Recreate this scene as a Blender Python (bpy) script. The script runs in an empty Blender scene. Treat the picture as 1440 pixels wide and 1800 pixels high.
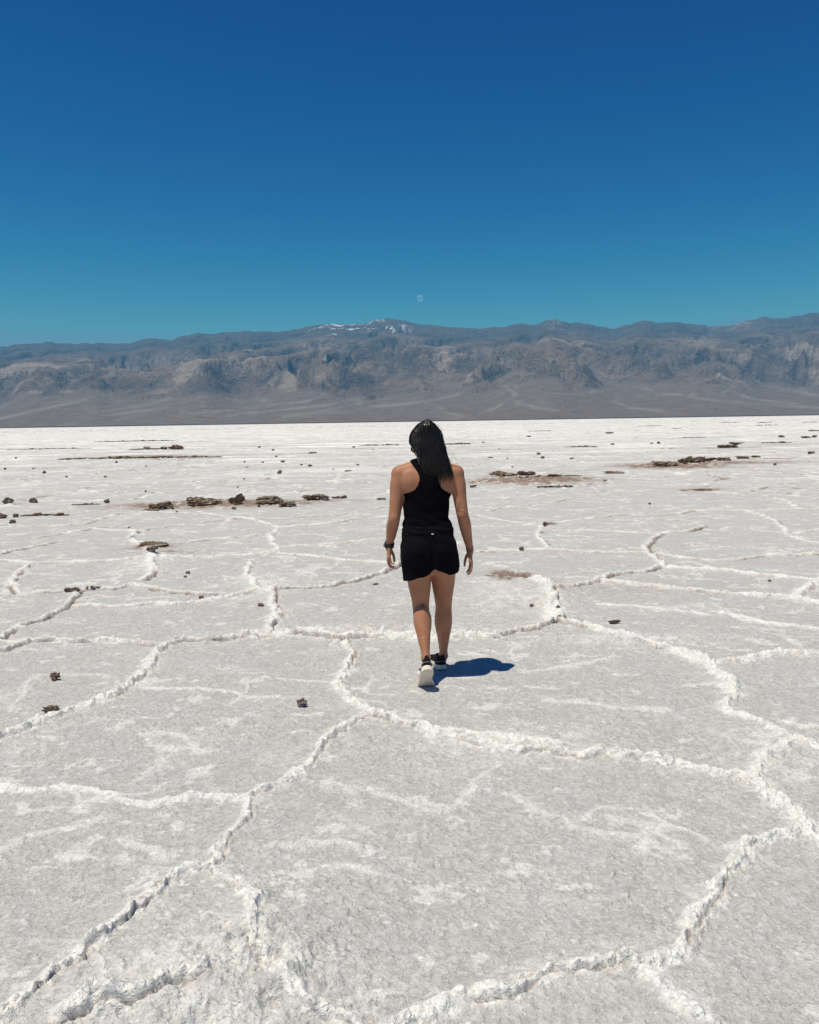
import bpy, math, random
import numpy as np
from mathutils import Matrix, Vector

scene = bpy.context.scene
COL = scene.collection
R = math.radians
random.seed(11)
rng = np.random.default_rng(11)

# ------------------------------------------------------------------ camera
FPX = 1442.0                     # focal length in photograph pixels (1440 wide)
CAM_H = 1.65
PITCH = R(6.29)
ROLL = R(-0.91)
cam = bpy.data.cameras.new('camera')
camo = bpy.data.objects.new('camera', cam)
COL.objects.link(camo)
cam.sensor_fit = 'HORIZONTAL'
cam.sensor_width = 36.0
cam.lens = 36.0 * FPX / 1440.0
cam.clip_start = 0.05
cam.clip_end = 200000.0
CROT = Matrix.Rotation(math.pi / 2 - PITCH, 3, 'X') @ Matrix.Rotation(ROLL, 3, 'Z')
camo.rotation_euler = CROT.to_euler()
camo.location = (0, 0, CAM_H)
scene.camera = camo
CR = np.array(CROT)

def ray(px, py):
    d = np.array([(px - 720.0) / FPX, -(py - 900.0) / FPX, -1.0])
    return CR @ d

def gpt(px, py, z=0.0):
    """point of the ground seen at a photograph pixel"""
    d = ray(px, py)
    t = (z - CAM_H) / d[2]
    return np.array([d[0] * t, d[1] * t, z])

def at(px, py, Y):
    """point at distance Y (world y) seen at a photograph pixel"""
    d = ray(px, py)
    t = Y / d[1]
    return np.array([d[0] * t, Y, CAM_H + d[2] * t])

# ------------------------------------------------------------------ world, sun, exposure
SUN_TO = Vector((-0.26, -0.13, 1.0)).normalized()      # towards the sun
sun_el = math.asin(SUN_TO.z)
sun_az = math.atan2(SUN_TO.x, SUN_TO.y)
world = bpy.data.worlds.new('World')
scene.world = world
world.use_nodes = True
wn = world.node_tree.nodes
wl = world.node_tree.links
wn.clear()
sky = wn.new('ShaderNodeTexSky')
sky.sky_type = 'NISHITA'
sky.sun_disc = False
sky.sun_elevation = sun_el
sky.sun_rotation = sun_az
sky.altitude = 0
sky.air_density = 1.0
sky.dust_density = 0.2
sky.ozone_density = 3.0
sep = wn.new('ShaderNodeSeparateColor')
wl.new(sky.outputs[0], sep.inputs[0])
comb = wn.new('ShaderNodeCombineColor')
SKY_STRENGTH = 0.10
# a deeper, clearer desert sky: contrast curve per channel (limit, power, gain)
for i, (lim, g, m) in enumerate([(4.3, 4.2, 0.0083), (5.0, 2.5465, 0.0708), (6.25, 1.516, 0.296)]):
    c = wn.new('ShaderNodeMath'); c.operation = 'MINIMUM'; c.inputs[1].default_value = lim
    p = wn.new('ShaderNodeMath'); p.operation = 'POWER'; p.inputs[1].default_value = g
    q = wn.new('ShaderNodeMath'); q.operation = 'MULTIPLY'; q.inputs[1].default_value = m
    wl.new(sep.outputs[i], c.inputs[0]); wl.new(c.outputs[0], p.inputs[0])
    wl.new(p.outputs[0], q.inputs[0]); wl.new(q.outputs[0], comb.inputs[i])
bg = wn.new('ShaderNodeBackground')
bg.inputs[1].default_value = SKY_STRENGTH
wl.new(comb.outputs[0], bg.inputs[0])
wo = wn.new('ShaderNodeOutputWorld')
wl.new(bg.outputs[0], wo.inputs[0])

sun = bpy.data.lights.new('sun', 'SUN')
sun.energy = 5.0
sun.angle = R(0.53)
sun.color = (1.0, 0.93, 0.77)
suno = bpy.data.objects.new('sun', sun)
COL.objects.link(suno)
suno.rotation_euler = SUN_TO.to_track_quat('Z', 'Y').to_euler()

scene.view_settings.view_transform = 'Standard'
scene.view_settings.look = 'None'
scene.view_settings.exposure = 0.0
scene.view_settings.gamma = 1.0
scene.cycles.use_denoising = True
scene.cycles.max_bounces = 6
scene.cycles.diffuse_bounces = 3
scene.cycles.volume_bounces = 0
scene.cycles.caustics_reflective = False
scene.cycles.caustics_refractive = False

# ------------------------------------------------------------------ helpers
def tag(o, label=None, cat=None, group=None, kind=None):
    if label: o['label'] = label
    if cat: o['category'] = cat
    if group: o['group'] = group
    if kind: o['kind'] = kind
    return o

def mesh_obj(name, verts, faces, mat=None, parent=None, smooth=True, attrs=None):
    verts = np.asarray(verts, dtype=np.float32)
    faces = np.asarray(faces, dtype=np.int32)
    k = faces.shape[1]
    me = bpy.data.meshes.new(name)
    me.vertices.add(len(verts))
    me.vertices.foreach_set('co', verts.ravel())
    me.loops.add(faces.size)
    me.loops.foreach_set('vertex_index', faces.ravel())
    me.polygons.add(len(faces))
    me.polygons.foreach_set('loop_start', np.arange(0, faces.size, k, dtype=np.int32))
    me.polygons.foreach_set('use_smooth', np.full(len(faces), smooth, dtype=bool))
    me.update(calc_edges=True)
    if attrs:
        for an, av in attrs.items():
            a = me.attributes.new(an, 'FLOAT', 'POINT')
            a.data.foreach_set('value', np.asarray(av, dtype=np.float32).ravel())
    o = bpy.data.objects.new(name, me)
    COL.objects.link(o)
    if mat: me.materials.append(mat)
    if parent: o.parent = parent
    return o

_T = 256
_tg = [(np.cos(a), np.sin(a)) for a in [rng.uniform(0, 2 * np.pi, (_T, _T)).astype(np.float32) for _ in range(4)]]
_th = [rng.uniform(0, 1, (_T, _T)).astype(np.float32) for _ in range(6)]

def perlin(x, y, seed=0):
    gx, gy = _tg[seed % 4]
    ox = (seed * 37) % 251; oy = (seed * 91) % 241
    xi = np.floor(x).astype(np.int64); yi = np.floor(y).astype(np.int64)
    fx = (x - xi).astype(np.float32); fy = (y - yi).astype(np.float32)
    x0 = (xi + ox) & 255; x1 = (x0 + 1) & 255
    y0 = (yi + oy) & 255; y1 = (y0 + 1) & 255
    u = fx * fx * fx * (fx * (fx * 6 - 15) + 10)
    v = fy * fy * fy * (fy * (fy * 6 - 15) + 10)
    n00 = gx[x0, y0] * fx + gy[x0, y0] * fy
    n10 = gx[x1, y0] * (fx - 1) + gy[x1, y0] * fy
    n01 = gx[x0, y1] * fx + gy[x0, y1] * (fy - 1)
    n11 = gx[x1, y1] * (fx - 1) + gy[x1, y1] * (fy - 1)
    a = n00 + u * (n10 - n00)
    b = n01 + u * (n11 - n01)
    return (a + v * (b - a)) * 1.5

def fbm(x, y, octs=4, seed=0, gain=0.5):
    s = 0.0; a = 1.0
    for i in range(octs):
        s = s + a * perlin(x * (2.03 ** i) + 7.3 * i, y * (2.03 ** i) + 3.1 * i, seed + i)
        a *= gain
    return s

def ridged(x, y, octs=5, seed=0, gain=0.5):
    s = 0.0; a = 1.0; w = 1.0; tot = 0
    for i in range(octs):
        n = 1 - np.abs(perlin(x * (2.07 ** i) + 7.3 * i, y * (2.07 ** i) + 3.1 * i, seed + i))
        n = n * n
        s = s + a * n * w
        w = np.clip(n * 1.4, 0, 1)
        tot += a
        a *= gain
    return s / tot

def cell_bumps(x, y, seed=0, jit=.9):
    """packed rounded lumps, 0..1"""
    hx = _th[seed % 6]; hy = _th[(seed + 1) % 6]; hr = _th[(seed + 2) % 6]
    xi = np.floor(x).astype(np.int64); yi = np.floor(y).astype(np.int64)
    best = np.zeros(x.shape, np.float32)
    for i in (-1, 0, 1):
        for j in (-1, 0, 1):
            a = (xi + i); b = (yi + j)
            cx = a + .5 + jit * (hx[a & 255, b & 255] - .5) - x
            cy = b + .5 + jit * (hy[a & 255, b & 255] - .5) - y
            r = .45 + .45 * hr[a & 255, b & 255]
            best = np.maximum(best, r * 1.1 * np.sqrt(np.clip(1 - (cx * cx + cy * cy) / (r * r), 0, 1)))
    return best

def voronoi_edge(x, y, seed=0, jit=0.85):
    """(approximate distance to the nearest cell edge, cell id)"""
    hx = _th[seed % 6]; hy = _th[(seed + 1) % 6]
    xi = np.floor(x).astype(np.int64); yi = np.floor(y).astype(np.int64)
    f1 = np.full(x.shape, 9.0, np.float32); f2 = np.full(x.shape, 9.0, np.float32)
    p1x = np.zeros(x.shape, np.float32); p1y = p1x.copy(); p2x = p1x.copy(); p2y = p1x.copy()
    for i in (-1, 0, 1):
        for j in (-1, 0, 1):
            a = xi + i; b = yi + j
            cx = a + 0.5 + jit * (hx[a & 255, b & 255] - 0.5) - x
            cy = b + 0.5 + jit * (hy[a & 255, b & 255] - 0.5) - y
            d = cx * cx + cy * cy
            m = d < f1
            m2 = (~m) & (d < f2)
            f2 = np.where(m, f1, np.where(m2, d, f2))
            p2x = np.where(m, p1x, np.where(m2, cx, p2x)); p2y = np.where(m, p1y, np.where(m2, cy, p2y))
            f1 = np.where(m, d, f1)
            p1x = np.where(m, cx, p1x); p1y = np.where(m, cy, p1y)
    ex = p2x - p1x; ey = p2y - p1y
    L = np.sqrt(ex * ex + ey * ey) + 1e-6
    return np.abs((p1x + p2x) * 0.5 * ex / L + (p1y + p2y) * 0.5 * ey / L)

def sstep(a, b, x):
    t = np.clip((x - a) / (b - a), 0, 1)
    return t * t * (3 - 2 * t)

# ------------------------------------------------------------------ material helpers
def new_mat(name):
    m = bpy.data.materials.new(name)
    m.use_nodes = True
    nt = m.node_tree
    b = nt.nodes['Principled BSDF']
    return m, nt, b

def nd(nt, typ, **kw):
    n = nt.nodes.new(typ)
    for k, v in kw.items():
        setattr(n, k, v)
    return n

def noise_node(nt, vec, scale, detail=4, rough=0.55):
    n = nd(nt, 'ShaderNodeTexNoise')
    n.inputs['Scale'].default_value = scale
    n.inputs['Detail'].default_value = detail
    n.inputs['Roughness'].default_value = rough
    if vec is not None: nt.links.new(vec, n.inputs['Vector'])
    return n.outputs['Fac']

def maprange(nt, src, a, b, c=0.0, d=1.0):
    n = nd(nt, 'ShaderNodeMapRange')
    n.inputs[1].default_value = a; n.inputs[2].default_value = b
    n.inputs[3].default_value = c; n.inputs[4].default_value = d
    nt.links.new(src, n.inputs[0])
    return n.outputs[0]

def mixcol(nt, fac, a, b):
    n = nd(nt, 'ShaderNodeMix', data_type='RGBA')
    if isinstance(fac, (int, float)): n.inputs[0].default_value = fac
    else: nt.links.new(fac, n.inputs[0])
    for s, v in ((6, a), (7, b)):
        if isinstance(v, tuple): n.inputs[s].default_value = (*v, 1)
        else: nt.links.new(v, n.inputs[s])
    return n.outputs[2]

def math_node(nt, op, a, b=None, clamp=False):
    n = nd(nt, 'ShaderNodeMath', operation=op)
    n.use_clamp = clamp
    for i, v in enumerate((a, b)):
        if v is None: continue
        if isinstance(v, (int, float)): n.inputs[i].default_value = v
        else: nt.links.new(v, n.inputs[i])
    return n.outputs[0]

def attr(nt, name):
    n = nd(nt, 'ShaderNodeAttribute')
    n.attribute_name = name
    return n.outputs['Fac']

def bump(nt, b, height, dist, strength=1.0, prev=None):
    n = nd(nt, 'ShaderNodeBump')
    n.inputs['Strength'].default_value = strength
    n.inputs['Distance'].default_value = dist
    nt.links.new(height, n.inputs['Height'])
    if prev is not None: nt.links.new(prev, n.inputs['Normal'])
    nt.links.new(n.outputs[0], b.inputs['Normal'])
    return n.outputs[0]

# ================================================================== the salt flat
# white crust ridges between the salt polygons: (half width m, height m, crack strength, photograph trace)
RIDGES = [
 (.050,.050,1.0,[(-60,1850),(0,1795),(40,1758),(100,1715),(160,1672),(200,1632),(240,1598),(285,1557),(330,1533),(362,1528)]),
 (.040,.040,.8,[(362,1528),(372,1510),(400,1478),(425,1450),(437,1428),(438,1400)]),
 (.045,.042,.9,[(438,1397),(470,1388),(500,1378),(530,1355),(555,1325),(580,1297),(605,1282),(630,1264),(655,1257)]),
 (.040,.042,.8,[(362,1528),(385,1545),(420,1555),(435,1570),(447,1590),(445,1615),(440,1640),(445,1665),(437,1690),(462,1712),(490,1732),(512,1757),(560,1780),(605,1802),(640,1830)]),
 (.042,.032,.4,[(-40,1376),(0,1383),(40,1390),(110,1385),(170,1392),(220,1405),(260,1412),(300,1408),(350,1402),(400,1402),(438,1400)]),
 (.045,.045,.8,[(655,1257),(638,1243),(615,1228),(598,1213),(595,1200),(605,1182),(618,1160),(622,1145),(612,1138),(605,1126)]),
 (.055,.055,1.2,[(655,1257),(700,1268),(740,1278),(765,1294),(800,1302),(850,1316),(890,1325),(930,1322),(970,1326),(1010,1333),(1050,1328),(1090,1331),(1140,1336),(1190,1346),(1230,1358),(1270,1366),(1325,1369)]),
 (.055,.030,.5,[(765,1284),(810,1288),(850,1295),(900,1304),(950,1309),(985,1316)]),
 (.050,.040,.4,[(1325,1368),(1338,1345),(1360,1325),(1385,1312),(1402,1304),(1440,1315),(1480,1320)]),
 (.050,.030,.9,[(1380,1272),(1410,1278),(1440,1281),(1490,1284)]),
 (.070,.055,.5,[(980,1092),(1000,1097),(1040,1105),(1080,1118),(1120,1130),(1160,1140),(1200,1147),(1230,1160),(1255,1175),(1275,1195),(1290,1220)]),
 (.050,.042,.6,[(1290,1220),(1280,1235),(1277,1250),(1300,1258),(1340,1272),(1360,1285),(1385,1300),(1402,1304)]),
 (.060,.055,.4,[(1268,1166),(1300,1163),(1340,1155),(1380,1150),(1440,1152),(1500,1154)]),
 (.055,.060,1.2,[(980,1092),(960,1100),(930,1107),(900,1113),(870,1122)]),
 (.085,.065,.9,[(870,1122),(830,1120),(800,1123),(760,1124),(720,1122),(690,1120),(650,1119),(605,1124),(560,1116),(530,1113),(500,1120),(470,1118),(440,1118),(410,1122)]),
 (.055,.050,1.1,[(410,1122),(370,1125),(320,1127),(290,1135),(260,1134),(230,1130),(180,1128),(130,1128),(90,1125),(50,1128),(25,1138),(-20,1150)]),
 (.050,.040,.6,[(-30,1122),(0,1128),(30,1130),(60,1127)]),
 (.060,.052,.6,[(290,1135),(275,1155),(262,1175),(245,1195),(215,1215),(180,1232),(140,1245),(105,1258),(60,1275),(20,1292),(-20,1308)]),
 (.030,.014,.0,[(245,1208),(300,1212),(350,1210),(400,1218),(450,1225),(490,1228)]),
 (.065,.060,.8,[(473,1117),(475,1100),(490,1085),(493,1072),(480,1060),(482,1045),(475,1037),(462,1036)]),
 (.060,.050,.7,[(1325,1368),(1340,1385),(1360,1400),(1380,1420),(1400,1440),(1416,1462)]),
 (.050,.050,.9,[(1416,1463),(1395,1465),(1360,1475),(1330,1485),(1305,1500),(1295,1520),(1280,1540),(1270,1560),(1255,1580),(1245,1600),(1225,1625),(1200,1650),(1175,1680),(1150,1697),(1130,1700)]),
 (.060,.050,.9,[(1130,1700),(1090,1700),(1050,1705),(1000,1708),(960,1710),(920,1725),(880,1745),(830,1760),(780,1775),(740,1788),(700,1804),(660,1830)]),
 (.050,.034,.4,[(1130,1700),(1150,1715),(1170,1745),(1190,1765),(1215,1780),(1240,1802)]),
 (.050,.040,.5,[(1416,1462),(1432,1475),(1460,1490)]),
 (.055,.045,.8,[(0,1128),(15,1115),(40,1100),(75,1088),(105,1072),(125,1060),(137,1045),(138,1038)]),
 (.055,.045,.8,[(35,1047),(55,1042),(100,1040),(130,1037),(200,1035),(235,1027),(265,1034),(300,1040),(350,1044),(390,1046)]),
 (.050,.035,.3,[(135,1064),(200,1065),(265,1060),(310,1062),(370,1056),(415,1047),(450,1040),(480,1037)]),
 (.060,.055,.9,[(480,1037),(530,1035),(580,1031),(620,1022),(650,1015),(690,998),(705,990)]),
 (.055,.040,.3,[(285,982),(350,980),(410,976),(450,974),(475,970),(493,962),(480,955),(475,940)]),
 (.055,.040,.4,[(490,972),(550,977),(600,984),(650,987),(690,990)]),
 (.060,.050,.9,[(228,946),(236,938),(250,932),(300,925),(350,919),(400,912),(500,911),(550,907),(600,904),(635,897),(690,890)]),
 (.055,.040,.3,[(350,900),(400,908),(440,912),(470,920),(490,927),(485,936)]),
 (.060,.045,.6,[(490,927),(550,922),(600,917),(630,911),(690,908)]),
 (.060,.045,.7,[(310,955),(360,949),(415,944),(475,939)]),
 (.050,.036,.4,[(492,962),(550,958),(600,955),(650,949),(690,945)]),
 (.060,.050,.9,[(0,974),(10,972),(35,967),(75,958),(95,954)]),
 (.060,.045,.5,[(-20,985),(0,985),(25,987),(55,990),(100,988),(150,987),(200,985),(245,982)]),
 (.060,.050,.7,[(55,990),(45,1000),(30,1010),(20,1025),(35,1046)]),
 (.050,.040,.5,[(-15,1036),(0,1032),(20,1026)]),
 (.060,.050,.8,[(-10,921),(40,925),(100,925),(150,921),(167,915),(200,905),(215,902),(260,900),(330,902)]),
 (.060,.050,1.0,[(62,945),(75,943),(120,937),(160,930),(200,926)]),
 (.060,.030,.0,[(165,930),(210,932),(250,934)]),
 (.090,.060,.7,[(232,948),(255,960),(270,970),(265,990),(273,1005),(258,1018)]),
 (.050,.040,.4,[(440,990),(435,1010),(447,1030),(457,1040)]),
 (.060,.055,.9,[(985,1033),(1020,1028),(1050,1022),(1060,1015),(1090,1007),(1135,1004),(1165,995),(1160,985),(1145,975),(1135,962),(1150,946),(1170,936),(1210,934),(1240,925),(1222,917),(1185,914),(1145,912)]),
 (.055,.045,.6,[(820,974),(845,970),(920,967),(955,966),(1020,970),(1080,972),(1137,972)]),
 (.055,.045,.6,[(1147,974),(1195,979),(1245,985),(1285,985),(1340,977),(1395,976),(1460,974)]),
 (.070,.050,.3,[(1175,997),(1215,1000),(1270,1002),(1320,1010),(1370,1015),(1430,1020),(1470,1016)]),
 (.070,.050,.4,[(1060,1021),(1120,1028),(1195,1036),(1270,1044),(1345,1049),(1395,1052),(1460,1066)]),
 (.090,.060,.3,[(1445,1024),(1420,1036),(1402,1051)]),
 (.110,.070,.9,[(905,1012),(940,1016),(965,1030),(968,1050),(975,1078),(980,1092)]),
 (.055,.040,.5,[(835,925),(885,925),(960,921),(1000,915),(1045,909)]),
 (.065,.055,1.0,[(1045,909),(1090,905),(1150,905),(1195,902),(1222,897)]),
 (.055,.040,.5,[(1222,897),(1270,897),(1345,896),(1390,895),(1460,893)]),
 (.060,.045,.5,[(955,922),(950,936),(945,942),(960,955),(966,966)]),
 (.045,.025,.2,[(975,932),(1040,932),(1120,936),(1170,937)]),
 (.060,.045,.7,[(860,898),(880,892),(935,887),(985,880),(1005,875)]),
 (.060,.045,.5,[(820,877),(870,876),(935,872),(985,862),(1000,856)]),
 (.060,.045,.7,[(1005,875),(1070,867),(1135,862),(1195,862),(1260,861),(1310,862),(1345,870),(1395,872),(1450,874)]),
 (.060,.050,.6,[(1000,856),(1015,855),(1070,847),(1145,842),(1185,836)]),
 (.060,.050,1.2,[(1320,862),(1345,856),(1365,852),(1400,849)]),
 (.060,.050,.4,[(1345,870),(1385,882),(1400,892)]),
 (.060,.045,.4,[(1310,897),(1340,905),(1370,918),(1385,938)]),
 (.060,.045,.3,[(1460,928),(1385,940),(1420,952),(1460,958)]),
 (.040,.020,.1,[(840,905),(870,912),(910,918),(960,921)]),
 (.060,.030,.2,[(1275,1079),(1320,1090),(1370,1098),(1450,1108)]),
 (.050,.016,.0,[(1050,1062),(1110,1064),(1180,1072),(1240,1080)]),
 (.050,.026,.2,[(1340,1345),(1330,1355),(1325,1368)]),
 (.035,.010,.0,[(655,1388),(690,1398),(720,1412),(770,1425),(810,1408),(850,1370),(880,1345)]),
 (.040,.012,.0,[(470,1490),(540,1485),(600,1478),(640,1495),(660,1505)]),
 (.030,.010,.0,[(900,1395),(960,1430),(1010,1455),(1060,1465),(1120,1470),(1160,1492)]),
 (.040,.012,.0,[(245,1288),(300,1290),(325,1300),(350,1318),(375,1320)]),
 (.030,.008,.0,[(240,1375),(265,1350),(300,1325)]),
 (.040,.012,.0,[(930,1180),(980,1175),(1020,1168),(1080,1155)]),
 (.040,.012,.0,[(960,1230),(1010,1236),(1100,1245),(1180,1250)]),
 (.030,.008,.0,[(20,1250),(60,1190),(140,1185),(190,1190)]),
 (.035,.012,.0,[(0,1500),(60,1470),(110,1455),(180,1440)]),
 (.035,.012,.0,[(220,1480),(280,1495),(300,1510)]),
 # edges of the swollen, broken crust at the near left
 (.075,.085,1.6,[(120,1800),(170,1782),(200,1778),(235,1775),(260,1765),(300,1755),(320,1740)]),
 (.05,.06,1.2,[(300,1757),(312,1737),(325,1735),(355,1732)]),
]
# gentle swells of broken crust: (px, py, radius across m, radius along m, rise m, lump m)
SWELLS = [(330,1740,.42,.30,.035,.020),(470,1720,.22,.20,.020,.020),(440,1640,.16,.2,.015,.016),
          (900,1050,.42,.9,.015,.012),(965,1055,.22,.6,.022,.016),(265,985,.35,.9,.022,.018),(900,1305,.5,.22,.02,.010),
          (1360,1330,.25,.4,.015,.015),(470,1030,.3,.7,.015,.015),(660,1108,1.0,.22,.02,.02),(1120,1125,.6,.2,.02,.018),
          (925,845,1.6,1.5,.05,.05),(400,886,2.2,.9,.05,.04),(1210,816,1.8,1.5,.04,.05)]
# salt nodules: (px, py, radius m, height m)
NODULES = [(487,1742,.055,.065),(455,1747,.052,.050),(410,1748,.05,.032),(340,1775,.030,.03),(425,1655,.025,.03),(268,1730,.02,.02),(205,1755,.04,.025)]
# bare brown mud on the crust: (px, py, radius across m, radius along m, strength)
MUD = [(888,1011,.11,.20,3.0),(925,1014,.13,.10,1.1),(862,1012,.12,.06,.7),(930,1065,.25,.30,.30),(900,1090,.2,.1,.18),
       (350,889,1.5,.6,1.5),(470,887,1.0,.5,1.3),(570,882,.9,.35,.5),(268,962,.3,.25,.9),(300,972,.5,.2,.4),
       (935,846,1.4,1.1,1.5),(985,842,1.0,.7,1.3),(880,838,.5,.5,.9),(1180,819,1.5,1.4,1.6),(1270,814,2.2,1.1,1.0),(1350,806,1.5,.8,.5),
       (250,802,3.0,1.3,.7),(1285,787,1.6,1.6,.6),(1235,861,.55,.3,1.0),(360,1750,.12,.03,.16),(380,1747,.10,.04,.14),
       (420,1752,.14,.05,.15),(1060,1705,.10,.03,.3),(1110,1035,.9,.25,.30),(1040,1040,.5,.3,.2),(860,1260,.8,.1,.08),(680,1400,.7,.4,.08),
       (540,1106,.35,.1,.3),(660,1107,.5,.12,.35),(1000,1300,.5,.08,.2),(1240,1330,.3,.12,.25),(1390,1345,.3,.3,.2),(640,1265,.15,.1,.18)]

def build_ground():
    az = [-math.pi]
    dense = R(34)
    step = 0.00165
    left = np.linspace(-math.pi, -R(75), 28, endpoint=False)
    l2 = np.linspace(-R(75), -dense, 60, endpoint=False)
    mid = np.arange(-dense, dense, step)
    r2 = np.linspace(dense, R(75), 60, endpoint=False)
    right = np.linspace(R(75), math.pi, 28, endpoint=False)
    az = np.concatenate([left, l2, mid, r2, right])
    rr = [0.30]
    while rr[-1] < 1.6: rr.append(rr[-1] + 0.03)
    while rr[-1] < 60: rr.append(rr[-1] * 1.00225)
    while rr[-1] < 300: rr.append(rr[-1] * 1.005)
    while rr[-1] < 32000: rr.append(rr[-1] * 1.045)
    rr = np.array(rr)
    na, nr = len(az), len(rr)
    A, RR = np.meshgrid(az, rr)                      # [ring, azimuth]
    X = (RR * np.sin(A)).astype(np.float32); Y = (RR * np.cos(A)).astype(np.float32)
    spacing = np.broadcast_to((np.gradient(rr))[:, None], X.shape).astype(np.float32)
    # warp so that nothing runs straight
    WX = X + 0.030 * fbm(X / .22, Y / .22, 3, 1) + 0.012 * perlin(X / .06, Y / .06, 9)
    WY = Y + 0.030 * fbm(X / .22 + 31, Y / .22 + 17, 3, 2) + 0.012 * perlin(X / .06 + 5, Y / .06 + 9, 10)
    Q = np.full(X.shape, 9.0, np.float32)            # distance / half width
    S = np.zeros(X.shape, np.float32)                # signed distance in m
    NX = np.zeros(X.shape, np.float32); NY = NX.copy()
    Wd = np.full(X.shape, .05, np.float32); Hh = np.zeros(X.shape, np.float32); Ck = np.zeros(X.shape, np.float32)
    for w, h, c, pts in RIDGES:
        w *= .44 + .08 * min(1, max(0, (gpt(*pts[0])[1] - 3.5) / 3)); h *= .66 + .34 * min(1, max(0, (gpt(*pts[0])[1] - 3.5) / 5))
        P = np.array([gpt(*p)[:2] for p in pts])
        # subdivide long traces so that each window is small
        seg = []
        for a, b in zip(P[:-1], P[1:]):
            n = max(1, int(np.linalg.norm(b - a) / 0.35))
            for i in range(n): seg.append((a + (b - a) * i / n, a + (b - a) * (i + 1) / n))
        for a, b in seg:
            c0 = (a + b) / 2; L = np.linalg.norm(b - a); Rw = L / 2 + 0.45
            rc = np.linalg.norm(c0); ac = math.atan2(c0[0], c0[1])
            da = Rw / max(rc, .5)
            i0, i1 = np.searchsorted(rr, [rc - Rw, rc + Rw]); j0, j1 = np.searchsorted(az, [ac - da, ac + da])
            if i1 <= i0 or j1 <= j0: continue
            sl = (slice(i0, i1), slice(j0, j1))
            dx = WX[sl] - a[0]; dy = WY[sl] - a[1]
            t = (b - a) / (L + 1e-9)
            al = np.clip(dx * t[0] + dy * t[1], 0, L)
            ex = dx - al * t[0]; ey = dy - al * t[1]
            d = np.sqrt(ex * ex + ey * ey)
            q = d / w
            m = q < Q[sl]
            # side: positive towards +x / -y (away from the sun, towards the viewer)
            nrm = np.array([t[1], -t[0]])
            if nrm[0] * .6 - nrm[1] < 0: nrm = -nrm
            s = ex * nrm[0] + ey * nrm[1]
            NX[sl] = np.where(m, nrm[0], NX[sl]); NY[sl] = np.where(m, nrm[1], NY[sl])
            Q[sl] = np.where(m, q, Q[sl]); S[sl] = np.where(m, s, S[sl])
            Wd[sl] = np.where(m, w, Wd[sl]); Hh[sl] = np.where(m, h, Hh[sl]); Ck[sl] = np.where(m, c, Ck[sl])
    # polygons beyond the traced ground: same kind of ridges from a cell pattern
    px_edge = np.abs(np.arctan2(X, Y))
    D = np.hypot(X, Y)
    far = np.maximum(sstep(17.5, 20.5, D), sstep(R(27.5), R(29), px_edge))
    far = np.where(Y < 0.5, 1, far)
    vx = X + 0.45 * fbm(X / 1.7, Y / 1.7, 3, 3); vy = Y + 0.45 * fbm(X / 1.7 + 9, Y / 1.7 + 4, 3, 4)
    ve = voronoi_edge(vx / 2.1, vy / 1.7, 0) * 1.8
    vlum = perlin(X / 1.3 + 3, Y / 1.3, 5)
    vq = ve / (.034 + .012 * vlum)
    useV = (far > .5) & (vq < Q)
    Q = np.where(useV, vq, Q); S = np.where(useV, ve, S); Hh = np.where(useV, .038 + .025 * vlum, Hh)
    Wd = np.where(useV, .034, Wd); Ck = np.where(useV, np.clip(.4 + vlum, 0, 1), Ck)
    # faint second network, half of it healed over
    me = voronoi_edge((X + .3 * fbm(X / .5, Y / .5, 3, 6)) / 1.0, (Y + .3 * fbm(X / .5 + 8, Y / .5, 3, 7)) / .85, 2) * .95
    heal = np.maximum(sstep(.15, .55, fbm(X / .9, Y / .9, 3, 8)), sstep(4.5, 9, D) * sstep(-.25, .25, fbm(X / .9, Y / .9, 3, 8)))
    me2 = voronoi_edge((X + .2 * fbm(X / .4, Y / .4, 3, 16)) / .62, (Y + .2 * fbm(X / .4 + 8, Y / .4, 3, 17)) / .5, 4) * .56
    minor = np.maximum(np.exp(-(me / np.maximum(.03, .8 * spacing)) ** 2) * heal, .5 * np.exp(-(me2 / np.maximum(.025, .8 * spacing)) ** 2) * sstep(.0, .5, fbm(X / 1.4, Y / 1.1, 3, 40)) * sstep(6, 11, D))
    # ---- heights
    def lod(wavelength): return np.clip(wavelength / (spacing * 2.2) - .5, 0, 1)
    lump = 0.72 + 0.34 * fbm(X / .12, Y / .12, 2, 11) * lod(.12) + .16 * np.abs(perlin(X / .05, Y / .05, 2)) * lod(.05) + .25 * perlin(X / .5, Y / .5, 12)
    def crumbs(size, seed, sel):
        c = np.zeros(X.shape, np.float32)
        c[sel] = cell_bumps(X[sel] / size + .25 * perlin(X[sel] / size / 2.3, Y[sel] / size / 2.3, seed), Y[sel] / size, seed)
        return c * lod(size * 1.3)
    near_r = Q < 4.5
    cr1 = crumbs(.034, 0, near_r); cr2 = crumbs(.017, 2, near_r & (spacing < .012))
    ridge = 1 / (1 + np.clip(Q, 0, 9) ** 4 * 0.9)
    edge_n = .5 + .5 * fbm(X / .045, Y / .045, 2, 13) * lod(.045)
    Z = .006 * fbm(X / 1.6, Y / 1.6, 3, 14)
    Z = Z + .0016 * fbm(X / .16, Y / .16, 3, 15) * lod(.16) + .0011 * fbm(X / .035, Y / .035, 2, 0) * lod(.035)
    Z = Z + Hh * ridge * np.clip(lump, .12, 1.6) * (.42 + .62 * cr1 + .22 * cr2)
    spill = np.exp(-(Q / 2.0) ** 2) * sstep(.0, .5, perlin(X / .10, Y / .10, 34) + .25)
    Z = Z + .010 * spill * (cr1 + .4 * cr2) * np.clip(Hh / .03, 0, 1.2)
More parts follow.
